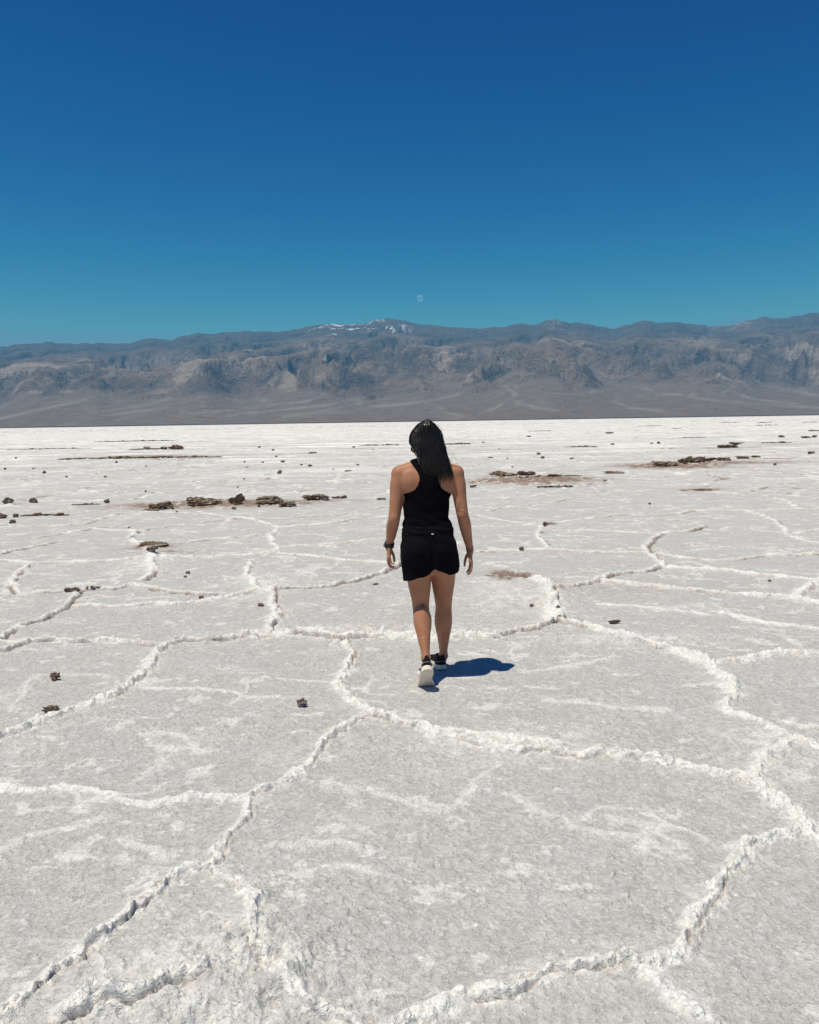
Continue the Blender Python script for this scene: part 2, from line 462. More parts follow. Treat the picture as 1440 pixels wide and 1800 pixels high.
    Z = Z + .16 * Hh * np.exp(-(Q / 2.6) ** 2) * (.75 + .4 * fbm(X / .09, Y / .09, 2, 16) * lod(.09))
    Z = Z + (.004 + .010 * sstep(5, 10, D)) * minor
    fmask = sstep(-.1, .5, fbm(X / .8, Y / .8, 3, 35))
    fl1 = fbm(X / .11, Y / .09, 4, 36, .55)
    Z = Z + (.0040 * sstep(.05, .12, fl1) + .0025 * sstep(.35, .40, fl1)) * fmask * lod(.06)
    Z = Z - .0045 * sstep(.62, .78, fbm(X / .05, Y / .05, 2, 37)) * lod(.05) * (.3 + fmask)
    # rough cauliflower salt near the ridges
    nearr = np.exp(-(Q / 2.2) ** 2)
    blob = np.abs(perlin(X / .05, Y / .05, 17))
    Z = Z + nearr * .010 * (blob - .25) * lod(.05) * np.clip(Hh / .03, 0, 1.3)
    Z = Z + np.exp(-(Q / 1.6) ** 2) * .0035 * fbm(X / .02, Y / .02, 2, 7) * lod(.02) * np.clip(Hh / .03, 0, 1.3)
    rough = np.zeros(X.shape, np.float32); dirt_shade = np.zeros(X.shape, np.float32)
    def window(px, py, rx, ry):
        c = gpt(px, py); rc = math.hypot(c[0], c[1]); ac = math.atan2(c[0], c[1]); Rw = 2.6 * max(rx, ry); da = min(3.0, Rw / rc)
        i0, i1 = np.searchsorted(rr, [rc - Rw, rc + Rw]); j0, j1 = np.searchsorted(az, [ac - da, ac + da])
        sl = (slice(i0, i1), slice(j0, j1))
        return sl, (X[sl] - c[0]) / rx, (Y[sl] - c[1]) / ry
    for px, py, rx, ry, rise, lm in SWELLS:
        sl, u, v = window(px, py, rx, ry)
        g = np.exp(-(u * u + v * v) ** 1.2)
        n = fbm(X[sl] / .13 + 2, Y[sl] / .13, 4, 18)
        crust = np.abs(fbm(X[sl] / .05, Y[sl] / .05, 3, 19))
        Z[sl] += g * (rise + lm * n + .35 * lm * crust)
        rough[sl] = np.maximum(rough[sl], g)
    for px, py, r, h in NODULES:
        sl, u, v = window(px, py, r, r)
        q = np.sqrt(u * u + v * v) + .12 * perlin(X[sl] / .03, Y[sl] / .03, 20)
        Z[sl] = np.maximum(Z[sl], Z[sl] * .3 + h * np.sqrt(np.clip(1 - q * q, 0, 1)) + np.where(q < 1, .003 * fbm(X[sl] / .012, Y[sl] / .012, 2, 21), -1))
    for px, py, rx, ry, s in MUD:
        sl, u, v = window(px, py, rx, ry)
        n = fbm(X[sl] / max(.08, .22 * rx), Y[sl] / max(.08, .22 * ry), 4, 22)
        g = np.exp(-(u * u + v * v)) * s
        dirt_shade[sl] = np.maximum(dirt_shade[sl], np.clip(g * (1.15 + 1.5 * n), 0, 1) * (1 if s > .35 else s * 1.6))
    # cracks along the shaded foot of a ridge
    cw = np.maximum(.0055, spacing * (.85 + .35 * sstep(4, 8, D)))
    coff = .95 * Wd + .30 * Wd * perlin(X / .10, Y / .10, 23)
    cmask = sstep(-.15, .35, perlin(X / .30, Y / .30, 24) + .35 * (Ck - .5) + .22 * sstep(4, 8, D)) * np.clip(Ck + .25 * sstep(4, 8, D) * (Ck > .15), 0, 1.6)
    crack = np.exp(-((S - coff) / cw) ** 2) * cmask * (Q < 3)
    Z = Z - crack * (np.minimum(Hh * .5 + .006, .026) + .030 * sstep(4, 8, D))
    # second, finer fissure on the ridge itself
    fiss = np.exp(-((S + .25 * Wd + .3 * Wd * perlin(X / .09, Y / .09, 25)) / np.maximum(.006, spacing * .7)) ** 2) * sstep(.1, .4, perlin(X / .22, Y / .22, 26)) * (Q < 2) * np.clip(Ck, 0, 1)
    Z = Z - fiss * .4 * Hh
    # keep the footing of the walker level
    fx, fy = gpt(757, 1190)[:2]
    flat = np.exp(-(((X - fx) / .35) ** 2 + ((Y - fy) / .40) ** 2) ** 2)
    Z = Z * (1 - .9 * flat)
    Z = Z * (1 - sstep(300, 900, D))
    # the crust lip leans over its shaded side
    lean = np.clip(Ck, 0, .8) * (.62 + .38 * sstep(3, 7, D)) * sstep(-.5, .3, perlin(X / .27, Y / .27, 33)) * Hh * np.clip(lump, .2, 1.3) * np.exp(-(Q / .95) ** 4) * lod(.12)
    X = X + NX * lean * .55; Y = Y + NY * lean * .55
    # ---- what the surface is made of, plus shade painted into the cracks
    pn = fbm(X / .06, Y / .06, 3, 27) * lod(.06)
    crust = sstep(2.4, .55, Q + .9 * pn + .4 * perlin(X / .25, Y / .25, 28)) * np.clip(.35 + Hh / .03, 0, 1)
    halo = np.exp(-(Q / 3.6) ** 2) * sstep(-.1, .6, fbm(X / .13, Y / .13, 4, 29) + .3 * pn) * .5
    patch = sstep(.50, .95, fbm(X / .30, Y / .22, 5, 30, .65) + .45 * pn) * .65
    patch = np.maximum(patch, sstep(.55, .9, fbm(X / .075, Y / .06, 3, 38, .6) * (.6 + .6 * fbm(X / .6, Y / .6, 2, 39))) * .8 * lod(.07))
    crust = np.maximum(np.maximum(crust, halo), np.maximum(patch, minor * .72))
    crust = np.maximum(crust, rough * (.30 + .45 * sstep(-.2, .5, fbm(X / .12, Y / .12, 3, 31))))
    crust = np.maximum(crust, sstep(20, 110, D) * (.15 + .85 * sstep(-.25, .45, fbm(X / 1.0, Y / 2.2, 4, 20, .6))))
    crack_mud_shade = np.clip(crack * 1.0 + fiss * .5, 0, 1) * (.50 + .5 * sstep(4, 8, D))  # mud in cracks, darkened further off as painted shadow under the crust lips
    dirt_shade = np.maximum(dirt_shade, crack_mud_shade)
    # dark upturned crust lines far out, thin and broken
    fl = np.exp(-(ve / np.maximum(.05, .30 * spacing)) ** 2) * sstep(.22, .6, fbm(X / 5, Y / 5, 3, 12) + .1) * sstep(14, 24, D) * sstep(620, 250, D) * far
    dirt_shade = np.maximum(dirt_shade, .55 * fl)
    V = np.stack([X, Y, Z], -1).reshape(-1, 3)
    idx = np.arange(nr * na).reshape(nr, na)
    a = idx[:-1, :]; b = np.roll(idx, -1, 1)[:-1, :]; c = np.roll(idx, -1, 1)[1:, :]; d = idx[1:, :]
    F = np.stack([a, b, c, d], -1).reshape(-1, 4)[:, ::-1]
    # close the small hole under the camera with one ring to a centre vertex (as degenerate-free quads)
    V = np.vstack([V, [[0, 0, 0.0]]])
    ce = len(V) - 1
    inner = idx[0]
    hole = np.array([[inner[i], inner[(i + 1) % na], inner[(i + 2) % na], ce] for i in range(0, na - (na % 2), 2)])
    F = np.vstack([F, hole[:, ::-1]])
    pad = lambda q: np.append(q.ravel(), 0)
    return V, F, dict(crust=pad(crust), dirt_shade=pad(dirt_shade), shore=pad(sstep(8200, 9500, D)))

def salt_material():
    m, nt, b = new_mat('salt_crust')
    geo = nd(nt, 'ShaderNodeNewGeometry').outputs['Position']
    cr = attr(nt, 'crust'); di = attr(nt, 'dirt_shade'); sh = attr(nt, 'shore')
    n1 = noise_node(nt, geo, 9, 5, .65)
    n2 = noise_node(nt, geo, 55, 4, .6)
    n3 = noise_node(nt, geo, 1.1, 4, .6)
    n4 = noise_node(nt, geo, 220, 2, .5)
    n5 = noise_node(nt, geo, 26, 4, .6)
    base = mixcol(nt, maprange(nt, n1, .3, .7), (.430, .427, .416), (.535, .531, .516))
    base = mixcol(nt, maprange(nt, n3, .35, .7, 0, .6), base, (.475, .455, .437))
    base = mixcol(nt, maprange(nt, noise_node(nt, geo, 3.6, 6, .68), .52, .66, 0, .65), base, (.425, .412, .396))
    base = mixcol(nt, maprange(nt, noise_node(nt, geo, 2.1, 5, .65), .56, .70, 0, .55), base, (.73, .72, .70))
    base = mixcol(nt, maprange(nt, n5, .52, .38, 0, .65), base, (.375, .368, .355))
    base = mixcol(nt, maprange(nt, n2, .52, .70, 0, .6), base, (.70, .695, .675))
    base = mixcol(nt, maprange(nt, n4, .58, .72, 0, .6), base, (.72, .715, .69))
    base = mixcol(nt, maprange(nt, n4, .42, .28, 0, .55), base, (.25, .245, .235))
    def grain(scale, lo, hi):
        v = nd(nt, 'ShaderNodeTexVoronoi'); v.inputs['Scale'].default_value = scale
        wv = nd(nt, 'ShaderNodeVectorMath', operation='ADD')
        nc = nd(nt, 'ShaderNodeTexNoise'); nc.inputs['Scale'].default_value = scale * .35; nt.links.new(geo, nc.inputs['Vector'])
        sc_ = nd(nt, 'ShaderNodeVectorMath', operation='SCALE'); sc_.inputs['Scale'].default_value = 1.6 / scale
        nt.links.new(nc.outputs['Color'], sc_.inputs[0]); nt.links.new(geo, wv.inputs[0]); nt.links.new(sc_.outputs[0], wv.inputs[1])
        nt.links.new(wv.outputs[0], v.inputs['Vector'])
        sc = nd(nt, 'ShaderNodeSeparateColor'); nt.links.new(v.outputs['Color'], sc.inputs[0])
        return maprange(nt, sc.outputs[0], lo, hi), v.outputs['Distance'], maprange(nt, sc.outputs[1], lo, hi)
    g1, gd1, gw1 = grain(62, .70, 1.0)
    g2, gd2, gw2 = grain(24, .75, 1.0)
    base = mixcol(nt, math_node(nt, 'MULTIPLY', g1, .50), base, (.37, .362, .348))
    base = mixcol(nt, math_node(nt, 'MULTIPLY', gw1, .36), base, (.74, .735, .715))
    base = mixcol(nt, math_node(nt, 'MULTIPLY', g2, .32), base, (.40, .388, .37))
    base = mixcol(nt, math_node(nt, 'MULTIPLY', gw2, .22), base, (.70, .695, .675))
    fac = math_node(nt, 'ADD', cr, maprange(nt, n2, .3, .7, -.22, .22), True)
    fac = math_node(nt, 'MULTIPLY', fac, cr, True)
    fac = math_node(nt, 'POWER', fac, .6, True)
    white = mixcol(nt, maprange(nt, n2, .3, .65), (.66, .65, .625), (.86, .85, .825))
    base = mixcol(nt, fac, base, white)
    mud = mixcol(nt, maprange(nt, n2, .3, .7), (.13, .088, .064), (.34, .25, .20))  # bare mud; the same brown paints the shadow lines along ridges
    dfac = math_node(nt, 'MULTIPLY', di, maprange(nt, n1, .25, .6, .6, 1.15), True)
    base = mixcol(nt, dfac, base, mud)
    far = nd(nt, 'ShaderNodeMapping'); far.inputs['Scale'].default_value = (.11, .30, 1)
    nt.links.new(geo, far.inputs[0])
    n6 = noise_node(nt, far.outputs[0], 1, 8, .72)
    sepx = nd(nt, 'ShaderNodeSeparateXYZ'); nt.links.new(geo, sepx.inputs[0])
    away = maprange(nt, sepx.outputs[1], 16, 45)
    streak = math_node(nt, 'MULTIPLY', away, maprange(nt, n6, .565, .66, 0, .85))
    base = mixcol(nt, streak, base, (.30, .275, .25))
    base = mixcol(nt, math_node(nt, 'MULTIPLY', away, maprange(nt, n6, .48, .38, 0, .9)), base, (.84, .835, .81))
    base = mixcol(nt, sh, base, (.10, .085, .075))
    nt.links.new(base, b.inputs['Base Color'])
    b.inputs['Roughness'].default_value = .72
    b.inputs['Specular IOR Level'].default_value = .25
    h0 = bump(nt, b, gd2, .010, .5)
    h1 = bump(nt, b, n2, .008, .7, h0)
    h2 = bump(nt, b, n4, .004, .9, h1)
    bump(nt, b, gd1, .006, .7, h2)
    return m

gv, gf, ga = build_ground()
ground = mesh_obj('ground', gv, gf, salt_material(), attrs=ga)
tag(ground, 'white and grey salt flat cracked into polygons by raised crust ridges', 'ground', kind='structure')
_gz = gv[:-1, 2]
def ground_z(x, y):
    d = (gv[:, 0] - x) ** 2 + (gv[:, 1] - y) ** 2
    return float(gv[np.argmin(d), 2])

# ================================================================== mountains across the valley
SKYLINE = [(0,608),(40,603),(80,600),(130,603),(180,601),(225,603),(240,598),(265,591),(290,595),(303,597),(320,588),(345,585),(370,585),(400,582),(440,580),(480,582),(510,578),(540,572),(575,567),(590,569),(610,568),(640,566),(660,561),(680,558),(700,559),(720,565),(760,570),(790,573),(840,575),(880,573),(910,567),(945,569),(960,562),(975,559),(1000,566),(1030,566),(1060,573),(1080,576),(1100,570),(1130,561),(1160,566),(1190,565),(1220,568),(1255,573),(1280,570),(1310,563),(1345,555),(1380,558),(1400,554),(1420,549),(1440,548)]
SK = np.array([[ (lambda d: d[0] / d[1])(ray(*p)), (lambda d: d[2] / d[1])(ray(*p))] for p in SKYLINE])
def px2u(px): d = ray(px, 650); return d[0] / d[1]

WASHES = [[(420,690),(445,700),(470,707),(450,715),(400,722),(325,727)],[(570,687),(565,697),(530,707),(470,712)],[(720,685),(650,697),(575,712),(500,720),(400,731)],
 [(290,717),(225,725),(175,732)],[(150,702),(50,725),(0,735)],[(720,707),(625,720),(500,732)],[(825,682),(800,695),(750,705),(690,712)],[(750,708),(785,725),(830,735)],
 [(885,670),(905,695),(875,715),(840,730)],[(910,705),(935,717),(980,722)],[(1070,685),(1020,692),(960,692)],[(1080,705),(1110,717),(1155,722),(1200,727)],[(1130,680),(1160,692),(1195,695)],
 [(1220,692),(1210,697),(1270,705),(1370,712),(1440,717)],[(1290,680),(1270,690)],[(1305,695),(1320,702),(1395,710)],[(1330,670),(1385,685),(1440,695)],[(300,700),(260,712),(180,722)],[(640,706),(560,724),(520,730)]]
def build_mountains():
    u = np.arange(-1.0, 1.0, .0011)
    Yr = np.concatenate([np.arange(8600, 14000, 90), np.arange(14000, 27500, 55), np.arange(27500, 33000, 300)])
    U, Y = np.meshgrid(u, Yr)
    X = U * Y
    tcrest = np.interp(u, SK[:, 0], SK[:, 1])
    out = np.abs(u) > .5
    tcrest = np.where(out, tcrest * (1 + .10 * np.sin(u * 17)), tcrest)
    tcrest = tcrest + .0012 * fbm(u * 90, u * 0 + 3.3, 4, 5)
    yc = 25200 + 900 * perlin(u * 7, u * 0 + .5, 1)
    yf = 14300 + 1500 * fbm(u * 6, u * 0 + 2.5, 3, 2)                 # foot of the rock
    yc2, yf2, tc = yc[None, :], yf[None, :], tcrest[None, :]
    # alluvial fans
    toe = 8800.0
    f = np.clip((Y - toe) / (yf2 - toe), 0, None)
    fan_top = 470 + 130 * perlin(u * 9, u * 0 + 7.7, 3)[None, :]
    fan = fan_top * np.clip(f, 0, 1.6) ** 1.55
    fan = fan + np.clip(f, 0, 1) * 14 * fbm(X / 500, Y / 1500, 4, 6)
    # rock
    s = np.clip((Y - yf2) / (yc2 - yf2), 0, 1)
    WXn = X + 900 * fbm(X / 3500, Y / 3500, 3, 7); WYn = Y + 900 * fbm(X / 3500 + 4, Y / 3500 + 9, 3, 8)
    r1 = ridged(WXn / 3600, WYn / 3400, 7, 9, .52)
    r2 = ridged(WXn / 1500 + 5, WYn / 1300, 6, 10, .55)
    zc = tc * yc2
    env = fan_top + (zc - fan_top) * (s ** 1.12)
    mid = np.clip(np.minimum(s * 2.0 + .12 * (s > 0), (1 - s) * 2.6), 0, 1)
    Zr = env + mid * ((r1 - .45) * 1500 + (r2 - .4) * 620 + (ridged(X / 620 + 3, Y / 760, 5, 21) - .4) * 260)
    # low outlying hills in front
    hills = sstep(.0, .12, s) * (1 - sstep(.25, .5, s)) * np.clip(r2 - .35, 0, 1) * 520
    Zr = Zr + hills
    cap = (tc * (.62 + .37 * s ** .8)) * Y
    Zr = np.where(Zr > cap, cap + (Zr - cap) * .12, Zr)
    Zr = np.minimum(Zr, tc * Y * 1.0)
    # behind the crest the range falls away
    back = np.clip((Y - yc2) / 6000, 0, 1)
    Zr = np.where(Y > yc2, zc * (1 - back ** 1.2 * .8) - 40, Zr)
    rock = sstep(-6, 60, Zr - fan) * (s > 0)
    Z = np.where(s > 0, np.maximum(Zr, fan), fan)
    Z = np.where(Y <= toe + 1, -.4, Z)
    hrel = Z / np.maximum(zc, 1)
    # snow left in the gullies of the summit
    au = lambda a, b: sstep(px2u(a - 25), px2u(a + 15), U) * (1 - sstep(px2u(b - 15), px2u(b + 25), U))
    streak = ridged(X / 330 + fbm(X / 900, Y / 900, 2, 13), Y / 2600, 3, 14)
    snow = sstep(.69, .80, streak) * sstep(.70, .84, hrel + .06 * fbm(X / 700, Y / 700, 3, 15)) * (au(560, 715) + .22 * au(965, 1000))
    # light washes on the fans, pale outcrops on the rock
    tv = (Z - CAM_H) / Y
    wash = np.zeros(Z.shape)
    wob = .0032 * fbm(X / 700, Y / 1200, 4, 16)
    for pts in WASHES:
        P = np.array([(lambda d: (d[0] / d[1], d[2] / d[1]))(ray(*p)) for p in pts])
        for (ax, ay), (bx, by) in zip(P[:-1], P[1:]):
            ex, ey = bx - ax, by - ay
            j0, j1 = np.searchsorted(u, [min(ax, bx) - .01, max(ax, bx) + .01])
            uu = U[:, j0:j1] + wob[:, j0:j1]; tt = tv[:, j0:j1] + .3 * wob[:, j0:j1]
            q = np.clip(((uu - ax) * ex + (tt - ay) * ey) / (ex * ex + ey * ey), 0, 1)
            dd = np.hypot((uu - ax - q * ex) * .55, tt - ay - q * ey)
            wash[:, j0:j1] = np.maximum(wash[:, j0:j1], np.exp(-(dd / (.0015 + .0011 * np.abs(wob[:, j0:j1]) / .0045)) ** 2))
    wash = wash * np.clip(.62 + .8 * fbm(X / 600, Y / 900, 3, 18), .25, .95)
    wx = X + 900 * fbm(X / 2600, Y / 2600, 3, 16)
    faint = sstep(.70, .9, ridged(wx / 700 + Y / 4200, Y / 7000, 4, 17)) * .35
    wash = np.clip(np.maximum(wash, faint), 0, 1) * (1 - rock) * sstep(0, .15, f)
    pale = sstep(.25, .55, fbm(X / 1500, Y / 1300, 4, 19) + .15 * perlin(X / 300, Y / 300, 20)) * rock * (1 - sstep(.45, .72, hrel))
    for cx, cy, rx, ry in ((1440,662,55,18),(285,633,55,11),(235,650,50,9),(430,652,45,8),(555,612,45,13),(540,660,60,9),(900,640,50,9),(1085,650,40,8),(960,636,70,10),(1230,600,25,10),(1290,570,40,9),(1370,600,50,9),(800,620,50,8)):
        d = ray(cx, cy); cu = d[0] / d[1]; ct = d[2] / d[1]
        g = np.exp(-(((U - cu) / (rx / FPX)) ** 2 + (((Z - CAM_H) / Y - ct) / (ry / FPX)) ** 2))
        pale = np.maximum(pale, g * rock * np.clip(.55 + 1.1 * fbm(X / 420, Y / 420, 5, 22, .65), 0, 1))
    V = np.stack([X, Y, Z], -1)
    idx = np.arange(Z.size).reshape(Z.shape)
    F = np.stack([idx[:-1, :-1], idx[:-1, 1:], idx[1:, 1:], idx[1:, :-1]], -1).reshape(-1, 4)
    isrock = (np.maximum.reduce([rock[:-1, :-1], rock[:-1, 1:], rock[1:, 1:], rock[1:, :-1]]) > .02).ravel()
    at_ = dict(rock=rock, snow=snow, wash=wash, pale=np.clip(pale, 0, 1), hrel=hrel)
    def sub(mask):
        Fs = F[mask]
        used, inv = np.unique(Fs, return_inverse=True)
        return V.reshape(-1, 3)[used], inv.reshape(-1, 4), {k: v.ravel()[used] for k, v in at_.items()}
    return sub(isrock), sub(~isrock)

def mountain_material():
    m, nt, b = new_mat('desert_rock')
    geo = nd(nt, 'ShaderNodeNewGeometry').outputs['Position']
    n1 = noise_node(nt, geo, .0011, 6, .62)
    n2 = noise_node(nt, geo, .0045, 6, .65)
    n3 = noise_node(nt, geo, .02, 4, .6)
    rockc = mixcol(nt, maprange(nt, n1, .35, .65), (.125, .098, .085), (.30, .222, .170))
    rockc = mixcol(nt, maprange(nt, n2, .48, .72, 0, .6), rockc, (.075, .066, .066))
    rockc = mixcol(nt, maprange(nt, n2, .5, .3, 0, .6), rockc, (.25, .19, .15))
    up = maprange(nt, attr(nt, 'hrel'), .5, .8)
    rockc = mixcol(nt, math_node(nt, 'MULTIPLY', up, .65), rockc, (.095, .100, .098))
    rockc = mixcol(nt, math_node(nt, 'MULTIPLY', attr(nt, 'pale'), .85), rockc, (.44, .35, .28))
    fanc = mixcol(nt, maprange(nt, n2, .3, .7), (.185, .145, .118), (.270, .215, .178))
    fanc = mixcol(nt, math_node(nt, 'MULTIPLY', attr(nt, 'wash'), .8), fanc, (.36, .31, .27))
    sepz = nd(nt, 'ShaderNodeSeparateXYZ'); nt.links.new(geo, sepz.inputs[0])
    fanc = mixcol(nt, maprange(nt, sepz.outputs[2], 14, 3), fanc, (.045, .036, .030))
    base = mixcol(nt, attr(nt, 'rock'), fanc, rockc)
    base = mixcol(nt, attr(nt, 'snow'), base, (.85, .86, .88))
    nt.links.new(base, b.inputs['Base Color'])
    b.inputs['Roughness'].default_value = .95
    b.inputs['Specular IOR Level'].default_value = .05
    h = bump(nt, b, n2, 170, .9)
    bump(nt, b, n3, 40, .9, h)
    return m

(rv, rf, ra), (fv, ff, fa) = build_mountains()
mm = mountain_material()
mountains = tag(mesh_obj('mountains', rv, rf, mm, attrs=ra), 'bare brown and blue-grey desert mountain range with snow streaks on its highest peak', 'mountains', kind='structure')
fans = tag(mesh_obj('alluvial_plain', fv, ff, mm, attrs=fa), 'grey-brown gravel slopes with pale washes at the foot of the mountains', 'terrain', kind='structure')

# haze of the valley: one closed box of even, thin, pale air
HAZE_DENSITY = 2.6e-5
def haze():
    hx, y0, y1, z0, z1 = 42000, -36000, 36000, -2.0, 3600.0
    v = [(-hx,y0,z0),(hx,y0,z0),(hx,y1,z0),(-hx,y1,z0),(-hx,y0,z1),(hx,y0,z1),(hx,y1,z1),(-hx,y1,z1)]
    f = [(0,3,2,1),(4,5,6,7),(0,1,5,4),(1,2,6,5),(2,3,7,6),(3,0,4,7)]
    m = bpy.data.materials.new('air'); m.use_nodes = True
    nt = m.node_tree; nt.nodes.clear()
    o = nt.nodes.new('ShaderNodeOutputMaterial')
    p = nt.nodes.new('ShaderNodeVolumePrincipled')
    p.inputs['Color'].default_value = (.10, .56, 1.0, 1)
    p.inputs['Density'].default_value = HAZE_DENSITY
    p.inputs['Anisotropy'].default_value = 0.0
    nt.links.new(p.outputs[0], o.inputs['Volume'])
    h = mesh_obj('haze', v, f, m, smooth=False)
    tag(h, 'thin blue desert haze over the valley', 'haze', kind='stuff')
haze()

# the moon, up by day
def moon():
    d = Vector(ray(738.5, 524)).normalized()
    dist = 90000.0; rad = dist * .0037
    n = 24
    vs = []; fs = []
    for i in range(n + 1):
        th = math.pi * i / n
        for j in range(2 * n):
            ph = math.pi * j / n
            vs.append((rad * math.sin(th) * math.cos(ph), rad * math.sin(th) * math.sin(ph), rad * math.cos(th)))
    for i in range(n):
        for j in range(2 * n):
            fs.append((i * 2 * n + j, (i + 1) * 2 * n + j, (i + 1) * 2 * n + (j + 1) % (2 * n), i * 2 * n + (j + 1) % (2 * n)))
    m, nt, b = new_mat('moon_rock')
    tc = nd(nt, 'ShaderNodeTexCoord').outputs['Object']
    nz = noise_node(nt, tc, .004, 4, .6)
    nt.links.new(mixcol(nt, maprange(nt, nz, .4, .6), (.09, .09, .09), (.19, .178, .165)), b.inputs['Base Color'])
    b.inputs['Roughness'].default_value = 1
    tr = nd(nt, 'ShaderNodeBsdfTransparent')
    mx = nd(nt, 'ShaderNodeAddShader')
    nt.links.new(b.outputs[0], mx.inputs[0]); nt.links.new(tr.outputs[0], mx.inputs[1])
    nt.links.new(mx.outputs[0], nt.nodes['Material Output'].inputs['Surface'])
    o = mesh_obj('moon', vs, fs, m)
    o.location = Vector((0, 0, CAM_H)) + d * dist
    tag(o, 'faint pale daytime moon hanging just above the snowy peak', 'moon')
moon()

# ================================================================== implicit surfaces (people, shoes, clods)
class Field:
    def __init__(self, lo, hi, h):
        self.lo = np.array(lo, float); self.h = h
        n = np.ceil((np.array(hi) - self.lo) / h).astype(int) + 1
        self.n = n
        self.ax = [(self.lo[i] + h * np.arange(n[i])).astype(np.float32) for i in range(3)]
        self.G = np.full(n, 1.0, np.float32)
    def sl(self, lo, hi):
        s = []
        for i in range(3):
            a = int(np.clip(math.floor((lo[i] - self.lo[i]) / self.h), 0, self.n[i]))
            b = int(np.clip(math.ceil((hi[i] - self.lo[i]) / self.h) + 1, 0, self.n[i]))
            s.append(slice(a, b))
        return tuple(s)
    def co(self, s):
        return self.ax[0][s[0]][:, None, None], self.ax[1][s[1]][None, :, None], self.ax[2][s[2]][None, None, :]
    def put(self, fn, lo, hi, k=0.0, op='u'):
        s = self.sl(lo, hi)
        g = self.G[s]
        if g.size == 0: return
        d = fn(*self.co(s)).astype(np.float32)
        if op == 'u':
            if k > 0:
                t = np.clip(0.5 + 0.5 * (g - d) / k, 0, 1)
                self.G[s] = g + (d - g) * t - k * t * (1 - t)
            else: self.G[s] = np.minimum(g, d)
        elif op == 'i': self.G[s] = np.maximum(g, d)
        elif op == 's': self.G[s] = np.maximum(g, -d)
        elif op == '+': self.G[s] = g + d
    def cone(self, a, b, ra, rb, k=.02, m=.05):
        a = np.array(a, float); b = np.array(b, float); ab = b - a; L2 = ab.dot(ab) + 1e-9
        def fn(x, y, z):
            t = np.clip(((x - a[0]) * ab[0] + (y - a[1]) * ab[1] + (z - a[2]) * ab[2]) / L2, 0, 1)
            dx = x - a[0] - t * ab[0]; dy = y - a[1] - t * ab[1]; dz = z - a[2] - t * ab[2]
            return np.sqrt(dx * dx + dy * dy + dz * dz) - (ra + (rb - ra) * t)
        r = max(ra, rb) + m + k
        self.put(fn, np.minimum(a, b) - r, np.maximum(a, b) + r, k)
    def chain(self, pts, rad, k=.02, m=.05, n=14):
        """one smoothly tapering limb through the points, joined once to what is there"""
        P = np.array(pts, float); Rr = np.array(rad, float); N = len(P)
        if N > 2:
            t = np.r_[0, np.cumsum(np.linalg.norm(np.diff(P, axis=0), axis=1))]
            Mx = np.zeros((N, 4)); A = np.c_[P, Rr]
            for i in range(N):
                i0, i1 = max(0, i - 1), min(N - 1, i + 1)
                Mx[i] = (A[i1] - A[i0]) / (t[i1] - t[i0])
            tt = np.linspace(0, t[-1], n); out = []
            for q in tt:
                i = min(N - 2, int(np.searchsorted(t, q, side='right') - 1)); h = t[i + 1] - t[i]; u = (q - t[i]) / h
                out.append((2*u**3-3*u**2+1)*A[i] + (u**3-2*u**2+u)*h*Mx[i] + (-2*u**3+3*u**2)*A[i+1] + (u**3-u**2)*h*Mx[i+1])
            out = np.array(out); P = out[:, :3]; Rr = out[:, 3]
        r = Rr.max() + m + k
        def fn(x, y, z):
            best = None
            for i in range(len(P) - 1):
                a, b = P[i], P[i + 1]; ab = b - a; L2 = ab.dot(ab) + 1e-9
                t = np.clip(((x - a[0]) * ab[0] + (y - a[1]) * ab[1] + (z - a[2]) * ab[2]) / L2, 0, 1)
                d = np.sqrt((x - a[0] - t * ab[0]) ** 2 + (y - a[1] - t * ab[1]) ** 2 + (z - a[2] - t * ab[2]) ** 2) - (Rr[i] + (Rr[i + 1] - Rr[i]) * t)
                best = d if best is None else np.minimum(best, d)
            return best
        self.put(fn, P.min(0) - r, P.max(0) + r, k)
    def ell(self, c, r, rot=None, k=.02, m=.05, op='u'):
        c = np.array(c, float); r = np.array(r, float)
        Rm = np.eye(3) if rot is None else np.array(rot)
        def fn(x, y, z):
            dx, dy, dz = x - c[0], y - c[1], z - c[2]
            p = [Rm[0, i] * dx + Rm[1, i] * dy + Rm[2, i] * dz for i in range(3)]
            k0 = np.sqrt((p[0] / r[0]) ** 2 + (p[1] / r[1]) ** 2 + (p[2] / r[2]) ** 2)
            k1 = np.sqrt((p[0] / r[0] ** 2) ** 2 + (p[1] / r[1] ** 2) ** 2 + (p[2] / r[2] ** 2) ** 2) + 1e-6
            return k0 * (k0 - 1) / k1
        e = r.max() + m + k
        self.put(fn, c - e, c + e, k, op)
    def loft(self, secs, k=.02, m=.05, p=2.2, op='u', grow=0.0):
        """horizontal cross sections (z, cx, cy, rx, ry)"""
        S = np.array(sorted(secs)); zs = S[:, 0]
        lo = [S[:, 1].min() - S[:, 3].max() - m, S[:, 2].min() - S[:, 4].max() - m, zs[0] - m]
        hi = [S[:, 1].max() + S[:, 3].max() + m, S[:, 2].max() + S[:, 4].max() + m, zs[-1] + m]
        def sm(z, col):
            # smooth interpolation through the sections
            t = np.interp(z, zs, S[:, col])
            d = .012
            return (t + np.interp(z - d, zs, S[:, col]) + np.interp(z + d, zs, S[:, col])) / 3
        def fn(x, y, z):
            zz = z[0, 0]
            cx, cy, rx, ry = [sm(zz, c)[None, None, :] for c in (1, 2, 3, 4)]
            rx = rx + grow; ry = ry + grow
            u = np.abs((x - cx) / rx); v = np.abs((y - cy) / ry)
            q = (u ** p + v ** p) ** (1 / p)
            d = (q - 1) * np.minimum(rx, ry) * (1 + 0 * z)
            return np.maximum(d, np.maximum(zs[0] - z, z - zs[-1]))
        self.put(fn, lo, hi, k, op)
